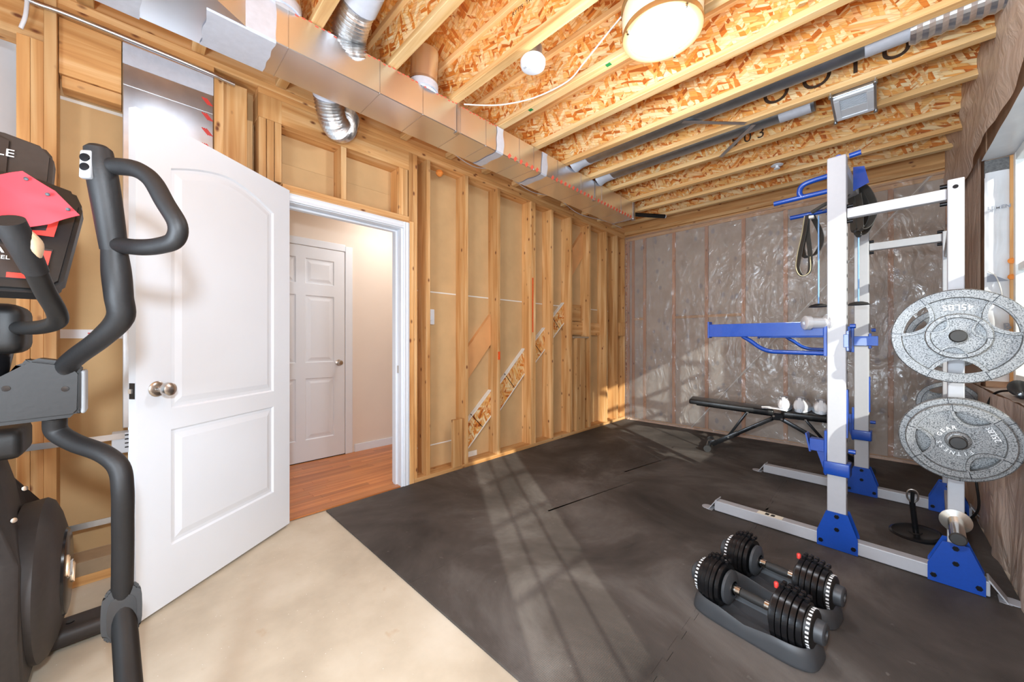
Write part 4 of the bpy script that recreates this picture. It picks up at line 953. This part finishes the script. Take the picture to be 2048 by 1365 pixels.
band('band_edge', [(2.292, 3.405, 2.06), (2.276, 3.40, 1.93), (2.252, 3.40, 1.80), (2.243, 3.40, 1.69), (2.272, 3.40, 1.628), (2.322, 3.40, 1.655), (2.325, 3.40, 1.76)], .006, M_strapedge, bn)
b2 = thing('resistance_band', 'bundle of dark resistance bands draped over the top of the rack', 'resistance band', (2.58, 3.3, 2.05))
for k, (dx, dz, y_) in enumerate(((0, 0, 3.30), (.02, -.02, 3.38), (.035, -.01, 3.24), (.01, .01, 3.46))):
    band('band_loop', [(2.40+dx, y_, 2.045+dz), (2.47+dx, y_, 2.085+dz), (2.54+dx, y_, 2.15+dz), (2.585+dx, y_, 2.12+dz), (2.62+dx, y_, 2.00+dz), (2.60+dx, y_, 1.90+dz), (2.56+dx, y_, 1.88+dz), (2.555+dx, y_, 2.0+dz), (2.545+dx, y_, 2.10+dz)], .05, M_strap, b2)
tube('band_tube', [(2.33, 3.44, 2.085), (2.40, 3.4, 2.11), (2.47, 3.35, 2.12)], .012, M_strap, b2)
obj('band_buckle', abox(B(), 2.315, 2.345, 3.40, 3.44, 2.035, 2.055, .004), M_gyp, b2)
for i, (x_, zt) in enumerate(((2.371, 2.04), (2.578, 2.13))):
    h_ = thing('hanging_handle', ('blue cord with black disc handle hanging left of the tall upright', 'blue cord with black disc handle hanging right of the tall upright')[i], 'gymnastic strap', (x_, 3.40, 1.42), 'disc handles hanging from the rack')
    cyl('cord', (x_, 3.40, zt), (x_, 3.40, 1.405), .0045, plain('light_blue_cord', srgb(132, 178, 226), .5) if i == 0 else MATS['light_blue_cord'], h_, seg=10)
    obj('disc_handle', lathe(B(), [(0, .012), (.02, .010), (.045, .002), (.058, -.012), (.05, -.011), (0, .0)], (x_, 3.40, 1.408), (0, 0, 1), 28), M_rubber, h_, smooth=True)

# ================================================================== BENCH
bA = Vector((1.367, 4.22, .0115)); bd = Vector((.976, .217, 0)); bn_ = Vector((-.217, .976, 0))
TB = basis(bd, bn_, Vector((0, 0, 1)), bA)
be = thing('weight_bench', 'black folding weight bench standing in front of the film wall', 'weight bench', bA)
def padpoly(name, x0, z0, x1, z1, th, mat):
    d = Vector((x1-x0, 0, z1-z0)); L_ = d.length; d.normalize(); n = Vector((-d.z, 0, d.x))
    bm = abox(B(), 0, L_, 0, .27, -th, 0, .016, 3)
    return obj(name, bm, mat, be, smooth=True, T=TB @ basis(d, Vector((0, 1, 0)), n, (x0, .0, z0)))
padpoly('backrest', -.150, .522, .60, .470, .052, M_vinyl)
padpoly('seat_pad', .668, .468, 1.13, .452, .052, M_vinyl)
def btube(nm, a, b, w_=.018, mat=M_iron):
    a, b = Vector(a), Vector(b); d = (b-a).normalized(); n = Vector((-d.z, 0, d.x)); s = Vector((0, 1, 0))
    return obj(nm, abox(B(), 0, (b-a).length, -w_, w_, -w_, w_, .004, 2), mat, be, smooth=True, T=TB @ basis(d, s, n, a))
btube('backrest_frame', (-.09, .135, .455), (.60, .135, .405), .015)
btube('seat_frame', (.67, .135, .400), (1.10, .135, .385), .015)
btube('leg_tube', (.60, .135, .375), (.08, .135, .05)); btube('leg_sleeve', (.30, .135, .1875), (.06, .135, .0375), .023)
btube('leg_tube', (.66, .135, .375), (1.22, .135, .05)); btube('leg_sleeve', (.95, .135, .2066), (1.22, .135, .05), .023)
btube('brace_bar', (.38, .135, .415), (.21, .135, .14), .012); btube('brace_bar', (.85, .135, .39), (1.00, .135, .19), .012)
obj('pivot_bracket', abox(B(), .585, .685, .10, .17, .36, .43, .008), M_iron, be, T=TB)
for p in ((.60, .40), (.665, .375), (.38, .415), (.21, .14), (.85, .39), (1.0, .19)): cyl('bolt', TB @ Vector((p[0], .112, p[1])), TB @ Vector((p[0], .095, p[1])), .010, M_chrome, be, seg=12)
for xx in (.03, 1.27):
    cyl('foot_bar', TB @ Vector((xx, -.06, .032)), TB @ Vector((xx, .34, .032)), .026, M_iron, be)
    for yy in (-.085, .34): cyl('rubber_foot', TB @ Vector((xx, yy, .034)), TB @ Vector((xx, yy+.03, .034)), .034, M_rubber, be)
    btube('foot_neck', (xx, .135, .045), (xx+(.06 if xx < .5 else -.06), .135, .07), .022)
tag(sheet('towel', lambda u, v: TB @ Vector((.50+.20*u, -.004+.10*v, .486-.012*u+.010*math.sin(u*PI)+.004*math.sin(v*7))), 10, 6, M_wpaper, None, thick=.004), 'crumpled white cloth on the bench beside the leftmost shoe', 'cloth')
# shoes
def shoe(label, c, ang, sc=1.0, mat=M_shoe):
    c = TB @ Vector(c); TS = Matrix.Translation(c) @ Matrix.Rotation(ang, 4, 'Z') @ Matrix.Scale(sc, 4)
    t = thing('shoe', label, 'shoe', c, 'white trainers on the weight bench')
    # local: heel at y=0 facing -y, toe at y=.28
    secs = [(0.0, .028, .075, .012), (.012, .036, .092, .008), (.045, .040, .088, .006), (.09, .040, .082, .006), (.13, .041, .082, .006), (.18, .044, .066, .006), (.23, .042, .052, .008), (.27, .028, .040, .014), (.283, .008, .026, .018)]
    bm = B(); rings = []
    for (y, hw, zt, z0) in secs:
        r = []
        for k in range(16):
            a = 2*PI*k/16; cx_, sz = math.cos(a), math.sin(a)
            px = hw*(abs(cx_)**.7)*(1 if cx_ >= 0 else -1)*(1-.22*max(0, sz)); pz = (zt+z0)/2 + (zt-z0)/2*(abs(sz)**.7)*(1 if sz >= 0 else -1)
            r.append(bm.verts.new((px, y, pz)))
        rings.append(r)
    for a, b in zip(rings, rings[1:]):
        for k in range(16): bm.faces.new((a[k], a[(k+1) % 16], b[(k+1) % 16], b[k]))
    bm.faces.new(rings[0]); bm.faces.new(rings[-1])
    obj('upper', bm, mat, t, smooth=True, T=TS, auto=70)
    sp_ = [(.035*math.cos(a)*(1+.2*(math.sin(a) > 0)), .14+.148*math.sin(a)) for a in [2*PI*k/28 for k in range(28)]]
    prism('sole', [(p[0]*1.2, p[1]-.002) for p in sp_], fXY, .0, .026, M_white, t, bev=.004, T=TS)
    obj('collar', lathe(B(), [(.024, .0), (.030, .006), (.026, .013), (.018, .006), (.0, .002)], (0, .046, .086), (0, -.25, 1), 24), M_shoed, t, smooth=True, T=TS @ Matrix.Translation((0, .046, 0)) @ Matrix.Scale(1.5, 4, (0, 1, 0)) @ Matrix.Translation((0, -.046, 0)))
    prism('heel_tab', [(-.014, .03), (.014, .03), (.010, .102), (-.010, .102)], lambda a, b, t_: Vector((a, t_+.004*(b > .08), b)), -.004, .003, M_shoe, t, bev=.002, T=TS)
    for k in range(4): tube('lace', [(-.02, .115+k*.02, .084-.004*k), (0, .118+k*.02, .091-.004*k), (.02, .115+k*.02, .084-.004*k)], .003, M_wpaper, t, seg=6, n=3, T=TS)
    return t
shoe('leftmost white trainer standing heel outward on the bench', (.675, .015, .472), .10, 1.28)
shoe('second white trainer from the left on the bench, slightly turned', (.795, .005, .468), .0, 1.36, M_shoe)
shoe('third white trainer from the left, left of the tall rack upright', (.955, .02, .464), .12, 1.28)
shoe('white trainer mostly hidden behind the tall rack upright', (1.07, .03, .460), .05, 1.22)

# ================================================================== LOADING PIN with small plate behind rear gusset
lpn = thing('loading_pin', 'black loading pin with carabiner standing in a small plate by the rack', 'loading pin', (2.83, 3.23, .01))
obj('base_plate', lathe(B(), [(0, .0), (.105, .0), (.112, .006), (.112, .018), (.10, .024), (.09, .018), (.03, .018), (.026, .022), (0, .022)], (2.83, 3.23, .012), (-.12, -.1, 1), 44), M_iron, lpn, smooth=True)
cyl('pin_shaft', (2.83, 3.23, .03), (2.815, 3.215, .205), .013, M_iron, lpn)
tube('carabiner', [(2.815, 3.215, .20), (2.795, 3.212, .23), (2.797, 3.208, .27), (2.816, 3.207, .283), (2.835, 3.208, .27), (2.837, 3.212, .23), (2.817, 3.215, .20)], .0045, M_nickel, lpn, seg=8)
tube('snap_strap', [(2.815, 3.215, .20), (2.816, 3.21, .25), (2.818, 3.208, .272)], .009, M_iron, lpn)
# ================================================================== LEDGE DEVICE
dvv = thing('massage_gun', 'black handheld device with a cord resting on the window ledge', 'handheld device', (3.20, 3.20, .875))
tube('device_body', [(3.22, 3.36, .90), (3.20, 3.28, .915), (3.185, 3.18, .91), (3.175, 3.08, .90), (3.168, 3.01, .893)], .03, M_black, dvv, radii=[.012, .032, .036, .022, .015], seg=18)
obj('device_head', lathe(B(), [(0, 0), (.016, .002), (.02, .015), (.016, .03), (0, .034)], (3.168, 3.015, .893), (-.05, -1, -.05), 20), M_blackgloss, dvv, smooth=True)
cyl('metal_tip', (3.222, 3.365, .90), (3.228, 3.40, .902), .011, M_brass, dvv)
tube('power_cord', [(3.20, 3.30, .89), (3.15, 3.36, .875), (3.125, 3.40, .83), (3.10, 3.42, .70), (3.06, 3.40, .5), (3.07, 3.36, .35), (3.08, 3.38, .20), (3.05, 3.45, .10), (3.02, 3.55, .03)], .006, M_black, dvv, seg=10)
ad = obj('power_adapter', abox(B(), 2.975, 3.045, 3.52, 3.66, .0125, .07, .012, 3), M_black, None, smooth=True); tag(ad, 'black power adapter on the mat behind the near rear gusset', 'power adapter')

# ================================================================== ADJUSTABLE DUMBBELLS
def dumbbell(pa, pb, lab):
    pa, pb = Vector(pa), Vector(pb); d = (pb-pa); Ln = d.length; d = d.normalized(); s = Vector((-d.y, d.x, 0)); M = basis(d, s, Vector((0, 0, 1)), Vector((pa.x, pa.y, .012)))
    k = Ln/.45
    tr = thing('dumbbell_cradle', 'dark plastic cradle under the %s adjustable dumbbell' % lab, 'dumbbell stand', Vector((pa.x, pa.y, .012)), 'cradles of the adjustable dumbbells')
    # plan outline, waisted on the long sides
    out = []
    for i in range(60):
        a = 2*PI*i/60; ca, sa = math.cos(a), math.sin(a)
        x_ = (Ln/2+.01)*(abs(ca)**.45)*(1 if ca > 0 else -1); y_ = .098*(abs(sa)**.5)*(1 if sa > 0 else -1)
        if abs(x_) < Ln*.3: y_ *= 1.0 + .0*x_
        out.append((Ln/2+x_, y_))
    bm = B(); rings = []
    for sc, z in ((.97, .0), (1.0, .004), (1.0, .012), (.965, .028), (.93, .048), (.90, .052), (.80, .045), (.74, .030), (0.0, .028)):
        rr = []
        for (a, b_) in out:
            xx = (a-Ln/2)
            mid = max(0, 1-abs(xx)/(Ln*.26)); zz = z + (0 if z < .02 else .018*(1-mid)*(1 if .8 < sc else 0))
            rr.append(bm.verts.new((Ln/2+xx*(sc if sc > .1 else .02), b_*(sc if sc > .1 else .02), zz)))
        rings.append(rr)
    for a, b_ in zip(rings, rings[1:]):
        for i in range(60): bm.faces.new((a[i], a[(i+1) % 60], b_[(i+1) % 60], b_[i]))
    bm.faces.new(rings[0]); bm.faces.new(rings[-1])
    obj('tray', bm, M_tray, tr, smooth=True, T=M, auto=50)
    st = obj('warning_label', abox(B(), Ln*.34, Ln*.60, -.0905, -.0895, .015, .042), M_label, tr, T=M @ Matrix.Rotation(.0, 4, 'X'))
    obj('label_stripe', abox(B(), Ln*.41, Ln*.55, -.0912, -.0904, .034, .038), M_yellow, st, T=M)
    db = thing('adjustable_dumbbell', '%s black adjustable dumbbell with ribbed plates resting in its cradle' % lab, 'dumbbell', M @ Vector((Ln/2, 0, .1)), 'adjustable dumbbells on the rubber mat')
    zc = .116
    ax = lambda x_: Vector((x_, 0, zc))
    def disc(x0, x1, R, nm='plate', mat=M_iron):
        # plate with flat bottom and lugs on top
        out_ = []
        for i in range(40):
            a = -PI/2 + 2*PI*i/40
            y_, z_ = R*math.cos(a), R*math.sin(a); z_ = max(z_, -R*.86); out_.append((y_, z_))
        bm_ = aprism(B(), out_, lambda a, b_, t: Vector((t, a, zc+b_)), x0, x1, .0018)
        for yy in (.010, .034): abox(bm_, x0+.001, x1-.001, yy, yy+.016, zc+R*.93, zc+R*1.12, .003, 1)
        return obj(nm, bm_, mat, db, smooth=True, T=M, auto=35)
    x = .022
    for i, R in enumerate((.080, .086, .090, .090, .082)):
        wd_ = .0175; disc(x, x+wd_-.003, R); x += wd_
    obj('selector_collar', lathe(B(), [(.0, 0), (.060, 0), (.066, .004), (.066, .014), (.045, .024), (.03, .026)], (x-.0, 0, zc), (1, 0, 0), 36), M_tray, db, smooth=True, T=M)
    xh = x+.022
    x2 = Ln-.030
    for i, R in enumerate((.080, .086, .090, .091, .091)):
        wd_ = .0195; disc(x2-wd_+.003, x2, R); x2 -= wd_
    obj('selector_collar', lathe(B(), [(.03, -.006), (.060, -.003), (.066, .0), (.066, .010)], (x2-.008, 0, zc), (1, 0, 0), 36), M_black, db, smooth=True, T=M)
    # handle
    obj('handle', lathe(B(), [(.0135, 0), (.0135, .03), (.0165, .032), (.018, (x2-xh)*.5), (.0165, x2-xh-.036), (.0135, x2-xh-.034), (.0135, x2-xh-.008)], (xh, 0, zc), (1, 0, 0), 28), M_rubber, db, smooth=True, T=M)
    for q in (xh+.002, x2-.040): obj('handle_ferrule', lathe(B(), [(.0138, 0), (.0175, .001), (.0175, .027), (.0138, .028)], (q, 0, zc), (1, 0, 0), 24), M_chrome, db, smooth=True, T=M)
    # dials with numbers and knobs
    for (q, sg) in ((.022, -1), (Ln-.029, 1)):
        obj('weight_dial', lathe(B(), [(0, 0), (.070, 0), (.066, .018), (.060, .022), (0, .022)], (q, 0, zc), (sg, 0, 0), 40), M_black, db, smooth=True, T=M)
        obj('dial_knob', lathe(B(), [(.040, .022), (.038, .046), (.033, .050), (.016, .050), (.014, .044), (0, .044)], (q, 0, zc), (sg, 0, 0), 28), M_tray, db, smooth=True, T=M)
        for i in range(28):
            a = 2*PI*i/28; obj('dial_mark', abox(B(), .0015, .0165, -.0035, .0035, .0668, .0684), M_print, db, T=M @ Matrix.Translation(ax(q)) @ (Matrix.Rotation(PI, 4, 'Z') if sg < 0 else Matrix.Identity(4)) @ Matrix.Rotation(a, 4, 'X') @ Matrix.Rotation(-.22*0, 4, 'Y'))
    obj('red_release', lathe(B(), [(0, .0), (.007, .001), (.008, .018), (.005, .022), (0, .022)], (x2-.004, .004, zc+.084), (0, 0, 1), 14), M_red, db, smooth=True, T=M)
dumbbell((2.116, 1.766, 0), (2.526, 1.700, 0), 'front')
dumbbell((2.150, 2.065, 0), (2.558, 1.998, 0), 'rear')

# ================================================================== ELLIPTICAL TRAINER
et = thing('elliptical_trainer', 'black elliptical trainer at the left edge in front of the open door', 'elliptical trainer', (.8, -.3, 0))
yc = -.38
fb = obj('front_stabilizer', abox(B(), .40, .53, -.78, -.035, .012, .078, .028, 4), M_charcoal, et, smooth=True)
cyl('stabilizer_bolt', (.47, -.17, .07), (.47, -.17, .082), .012, M_bolt, fb, seg=12)
for y_ in (-.06, -.72): cyl('leveling_foot', (.5, y_, .0), (.5, y_, .02), .022, M_rubber, et)
box('main_rail', .5, 2.0, yc-.04, yc+.04, .03, .09, M_charcoal, et, bev=.01)
body = [(.83, .03), (.885, .25), (.87, .50), (.82, .72), (.76, .86), (.64, .87), (.50, .70), (.38, .55), (.30, .35), (.29, .12), (.34, .03)]
bm = B()
rings = []
for (yy, k) in ((yc-.20, .80), (yc-.185, .94), (yc-.10, 1.0), (yc+.07, 1.0), (yc+.125, .965), (yc+.145, .90)):
    c_ = Vector((.60, .38)); rr = []
    for p in body:
        q = c_+(Vector(p)-c_)*k; rr.append(bm.verts.new((q.x, yy if p[1] < .68 else yc+(yy-yc)*.55, q.y)))
    rings.append(rr)
for a, b_ in zip(rings, rings[1:]):
    for i in range(len(body)): j = (i+1) % len(body); bm.faces.new((a[i], a[j], b_[j], b_[i]))
bm.faces.new(rings[0]); bm.faces.new(rings[-1])
bmesh.ops.bevel(bm, geom=[e for e in bm.edges], offset=.008, segments=2, affect='EDGES')
sh = obj('drive_shroud', bm, M_charcoal, et, smooth=True)
dc = Vector((.572, -.20, .322))
obj('disc_cover', lathe(B(), [(0, .030), (.10, .030), (.16, .026), (.215, .012), (.255, -.004), (.268, -.02), (.262, -.07)], dc, (0, 1, 0), 72), M_charcoal, et, smooth=True)
obj('disc_badge', lathe(B(), [(0, .038), (.13, .037), (.145, .033), (.148, .026)], dc, (0, 1, 0), 56), M_blackgloss, et, smooth=True)
for a in (.5, .5+PI): obj('badge_accent', abox(B(), .07, .12, -.035, .035, .036, .039, .006, 2), M_tan, et, smooth=True, T=basis(Vector((math.cos(a), 0, math.sin(a))), Vector((-math.sin(a), 0, math.cos(a))), Vector((0, 1, 0)), dc))
text('badge_lettering', 'SOLE', .075, M_print, basis(Vector((-.95, 0, -.3)), Vector((-.3, 0, .95)), Vector((0, 1, 0)), dc+Vector((0, .0385, 0))), et, .001)
for p in ((.84, -.25, .62), (.80, -.235, .70)): obj('shroud_screw', lathe(B(), [(0, .003), (.007, .002), (.008, -.004)], p, (1, .3, .2), 10), M_chrome, et, smooth=True)
tube('console_mast', [(.70, yc, .80), (.74, yc, 1.05), (.80, yc, 1.30), (.90, yc, 1.42)], .045, M_charcoal, et, seg=20)
prism('mast_collar', [(-.07, -.07), (.07, -.07), (.08, .09), (-.06, .09)], lambda a, b, t: Vector((.75+b, yc+a*0+t, .86+a)), -.09, .12, M_black, et, bev=.01) if 0 else obj('mast_collar', abox(B(), .66, .84, yc-.10, yc+.145, .80, .895, .02, 3), M_black, et, smooth=True)
# holder unit under the console
obj('cup_holder', abox(B(), .90, 1.05, yc-.16, -.205, 1.12, 1.255, .03, 4), M_black, et, smooth=True)
obj('holder_inset', abox(B(), 1.045, 1.0535, yc-.10, -.245, 1.165, 1.235, .008, 2), MATS['foil_mastic_tape'] if 0 else M_panel, et)
obj('holder_base', acyl(B(), (.98, -.29, 1.06), (.98, -.29, 1.125), .05, .06), M_blackgloss, et, smooth=True)
# console: lower keypad panel + upper display
lowb = Vector((1.262, 0, 1.272)); lowt = Vector((1.140, 0, 1.560))
cd = (lowt-lowb).normalized(); cn = Vector((cd.z, 0, -cd.x))
MC = basis(Vector((0, 1, 0)), cd, cn, (lowb.x, yc, lowb.z))
cu = lambda poly, t0, t1, nm, mat, bev=0: obj(nm, aprism(B(), poly, lambda a, b, t: Vector((a, b, t)), t0, t1, bev), mat, et, smooth=bev > 0, T=MC)
cu([(-.232, .0), (.232, .0), (.258, .03), (.285, .262), (.27, .31), (.20, .335), (-.20, .335), (-.27, .31), (-.285, .262), (-.258, .03)], -.05, .0, 'console_housing', M_black, .008)
cu([(-.215, .03), (.215, .03), (.232, .045), (.240, .118), (-.240, .118), (-.232, .045)], .0, .0025, 'keypad', M_panel)
cu([(-.240, .165), (.240, .165), (.252, .262), (-.252, .262)], .0, .0025, 'tray_panel', M_panel)
cu([(-.245, .128), (.215, .128), (.222, .150), (-.245, .150)], .0, .010, 'reading_rack_lip', M_blackgloss, .003)
cu([(.175, .031), (.212, .031), (.232, .05), (.238, .112), (.222, .112), (.216, .055), (.205, .044), (.175, .044)], .0026, .0036, 'red_outline', M_red)
cu([(-.215, .031), (.10, .031), (.10, .045), (-.215, .045)], .0026, .0034, 'red_outline', M_red)
cu([(.212, .155), (.240, .155), (.254, .26), (.238, .26), (.227, .170), (.205, .166)], .0026, .0036, 'red_outline', M_red)
for (s, size, a, b) in (('LEVEL', .014, .160, .082), ('FAN', .010, .045, .060), ('-', .02, .20, .082), ('^', .045, .160, .095)):
    text('key_print', s, size, M_print, MC @ Matrix.Translation((a, b, .004)), et, .0003)
for i in range(2):
    for j in range(2): cu([(-.0+i*.048, .082+j*.017), (.044+i*.048, .082+j*.017), (.044+i*.048, .096+j*.017), (0+i*.048, .096+j*.017)], .0026, .0038, 'key', MATS['charcoal_plastic'])
up0 = Vector((1.095, 0, 1.50)); up1 = Vector((1.015, 0, 1.718)); ud = (up1-up0).normalized(); un = Vector((ud.z, 0, -ud.x))
MU = basis(Vector((0, 1, 0)), ud, un, (up0.x, yc, up0.z))
obj('display_housing', aprism(B(), [(-.22, 0), (.22, 0), (.224, .18), (.205, .212), (.13, .232), (-.22, .232)], lambda a, b, t: Vector((a, b, t)), -.05, 0, .008), M_charcoal, et, smooth=True, T=MU)
obj('display_panel', aprism(B(), [(-.2, .01), (.150, .01), (.150, .20), (.12, .215), (-.2, .22)], lambda a, b, t: Vector((a, b, t)), 0, .004, .002), M_panel, et, smooth=True, T=MU)
text('brand_lettering', 'SOLE', .033, M_print, MU @ Matrix.Translation((.122, .158, .0046)), et, .0004)
obj('top_handle', abox(B(), -.2, .085, .225, .245, -.03, .02, .008, 3), M_black, et, smooth=True, T=MU)
# fixed handle with pulse grip
tube('fixed_handlebar', [(.931, -.261, 1.193), (1.13, -.178, 1.189), (1.247, -.133, 1.200), (1.304, -.126, 1.222), (1.357, -.137, 1.263), (1.419, -.146, 1.309)], .0175, M_black, et, seg=18)
tube('pulse_grip', [(1.412, -.145, 1.303), (1.459, -.156, 1.347), (1.492, -.168, 1.386)], .0215, M_foam, et, seg=20, radii=[.0195, .0215, .0225])
tube('contact_pad', [(1.438, -.139, 1.318), (1.463, -.143, 1.349), (1.482, -.150, 1.376)], .0215, M_tan, et, seg=16, radii=[.004, .0155, .006])
# swinging arms (right one in view)
tube('swing_arm', [(1.336, -.059, 1.613), (1.335, -.053, 1.558), (1.322, -.044, 1.479), (1.304, -.034, 1.385)], .027, M_foam, et, seg=22, radii=[.0255, .0285, .028, .026])
obj('arm_end_cap', lathe(B(), [(.0255, -.004), (.025, .006), (.017, .014), (0, .017)], (1.336, -.059, 1.611), (0, -.1, 1), 22), M_foam, et, smooth=True)
tube('swing_arm', [(1.306, -.034, 1.39), (1.300, -.030, 1.33), (1.290, -.026, 1.270), (1.265, -.024, 1.215), (1.20, -.062, 1.160), (1.09, -.108, 1.115), (1.035, -.132, 1.085), (1.015, -.14, 1.05)], .024, M_foam, et, seg=22, radii=[.024, .028, .0275, .027, .024, .024, .024, .024])
tube('loop_handle', [(1.335, -.048, 1.581), (1.368, -.020, 1.578), (1.403, .007, 1.568), (1.428, .032, 1.542), (1.450, .053, 1.49), (1.468, .075, 1.437), (1.454, .071, 1.402), (1.421, .046, 1.389), (1.379, .011, 1.386), (1.317, -.028, 1.396)], .0195, M_foam, et, seg=20)
rp = obj('arm_remote', abox(B(), -.012, .012, -.034, .034, -.012, .006, .005, 3), M_grey, et, smooth=True, T=basis(Vector((.55, .83, .05)).normalized(), Vector((-.05, .03, 1)).normalized(), Vector((.83, -.55, -.05)).normalized(), (1.352, -.077, 1.570)))
for dz in (.012, -.010): obj('remote_button', lathe(B(), [(0, .0), (.009, -.001), (.010, -.004)], Vector((1.352, -.077, 1.572+dz))+Vector((.83, -.55, -.05))*.0085, (.83, -.55, -.05), 16), M_bolt, et, smooth=True)
pv = obj('arm_pivot_housing', aprism(B(), [(-.12, .0), (.155, .012), (.168, .03), (.170, .14), (.15, .168), (.075, .185), (.055, .175), (.02, .115), (-.12, .11)], lambda a, b, t: Vector((1.0+t, -.27+a, .925+b)), -.055, .045, .012), M_black, et, smooth=True)
obj('housing_cap', abox(B(), .955, 1.035, -.108, -.097, .945, 1.07, .006, 3), M_grey, et, smooth=True)
for (a, b) in ((.035, .105), (.135, .095)): obj('housing_screw', lathe(B(), [(0, .0015), (.0075, .001), (.008, -.002)], (1.0455, -.27+a, .925+b), (1, 0, 0), 14), M_blackgloss, et, smooth=True)
tube('swing_arm', [(.975, -.160, .935), (.965, -.157, .890), (.995, -.121, .856), (1.05, -.064, .825), (1.082, -.030, .783), (1.091, -.022, .716), (1.075, -.022, .62), (1.060, -.022, .528), (1.045, -.024, .36)], .0245, M_foam, et, seg=22)
tube('pedal_link', [(1.046, -.024, .36), (1.075, -.020, .33), (1.216, -.009, .22), (1.40, .0, .14), (1.9, .01, .12)], .028, M_black, et, seg=20)
bmj = B(); jp = []
for i in range(28):
    a = 2*PI*i/28; ca, sa = math.cos(a), math.sin(a); jp.append((.043*(abs(ca)**.6)*(1 if ca > 0 else -1), .074*(abs(sa)**.6)*(1 if sa > 0 else -1)))
jn = Vector((.93, .0, .36)).normalized(); ju = Vector((-.36, 0, .93)).normalized()
obj('joint_cover', aprism(bmj, jp, lambda a, b, t: Vector((a, b, t)), -.03, .022, .008), M_black, et, smooth=True, T=basis(Vector((0, 1, 0)), ju, jn, (1.060, -.024, .345)))
obj('joint_inner', aprism(B(), [(p[0]*.72, p[1]*.72-.012) for p in jp], lambda a, b, t: Vector((a, b, t)), .0225, .024), M_blackgloss, et, T=basis(Vector((0, 1, 0)), ju, jn, (1.060, -.024, .345)))
# papers and tablet on the console
def leaf(name, pts, mat, lab, cat, crinkle=.003, th=.0008):
    bm = B(); P = [Vector(p) for p in pts]; c = sum(P, Vector())/len(P)
    vs = [bm.verts.new(p) for p in P]; cv = bm.verts.new(c)
    for i in range(len(vs)): bm.faces.new((vs[i], vs[(i+1) % len(vs)], cv))
    bmesh.ops.subdivide_edges(bm, edges=bm.edges, cuts=4, use_grid_fill=True)
    for v in bm.verts: v.co += Vector((1, 0, .4))*crinkle*noise.noise(v.co*14)
    bmesh.ops.recalc_face_normals(bm, faces=bm.faces); bmesh.ops.solidify(bm, geom=list(bm.faces), thickness=th)
    return tag(obj(name, bm, mat, None, smooth=True), lab, cat)
rpp = leaf('red_paper_sheet', [(1.115, -0.277, 1.568), (1.166, -0.226, 1.556), (1.197, -0.189, 1.567), (1.229, -0.136, 1.528), (1.243, -0.095, 1.473), (1.236, -0.143, 1.441), (1.234, -0.173, 1.429), (1.234, -0.216, 1.44), (1.219, -0.258, 1.439)], M_redpaper, 'bright red punched paper sheet lying on the console', 'paper', .010)
leaf('white_paper_sheet', [(1.2, -0.221, 1.459), (1.209, -0.198, 1.444), (1.22, -0.173, 1.411), (1.217, -0.218, 1.403)], M_wpaper, 'white printed paper under the red sheet on the console', 'paper')
leaf('tablet', [(1.155, -0.181, 1.448), (1.182, -0.134, 1.463), (1.18, -0.142, 1.4), (1.164, -0.172, 1.393)], M_grey, 'small grey tablet tucked under the red sheet', 'tablet', 0, .004)
for p in ((1.2094, -.1822, 1.5469), (1.2306, -.1473, 1.5134), (1.2422, -.1141, 1.4822)):
    obj('punch_hole', lathe(B(), [(0, .004), (.0042, .0035), (.0042, -.002)], p, (.93, .1, -.12), 12), M_bolt, rpp, smooth=True)
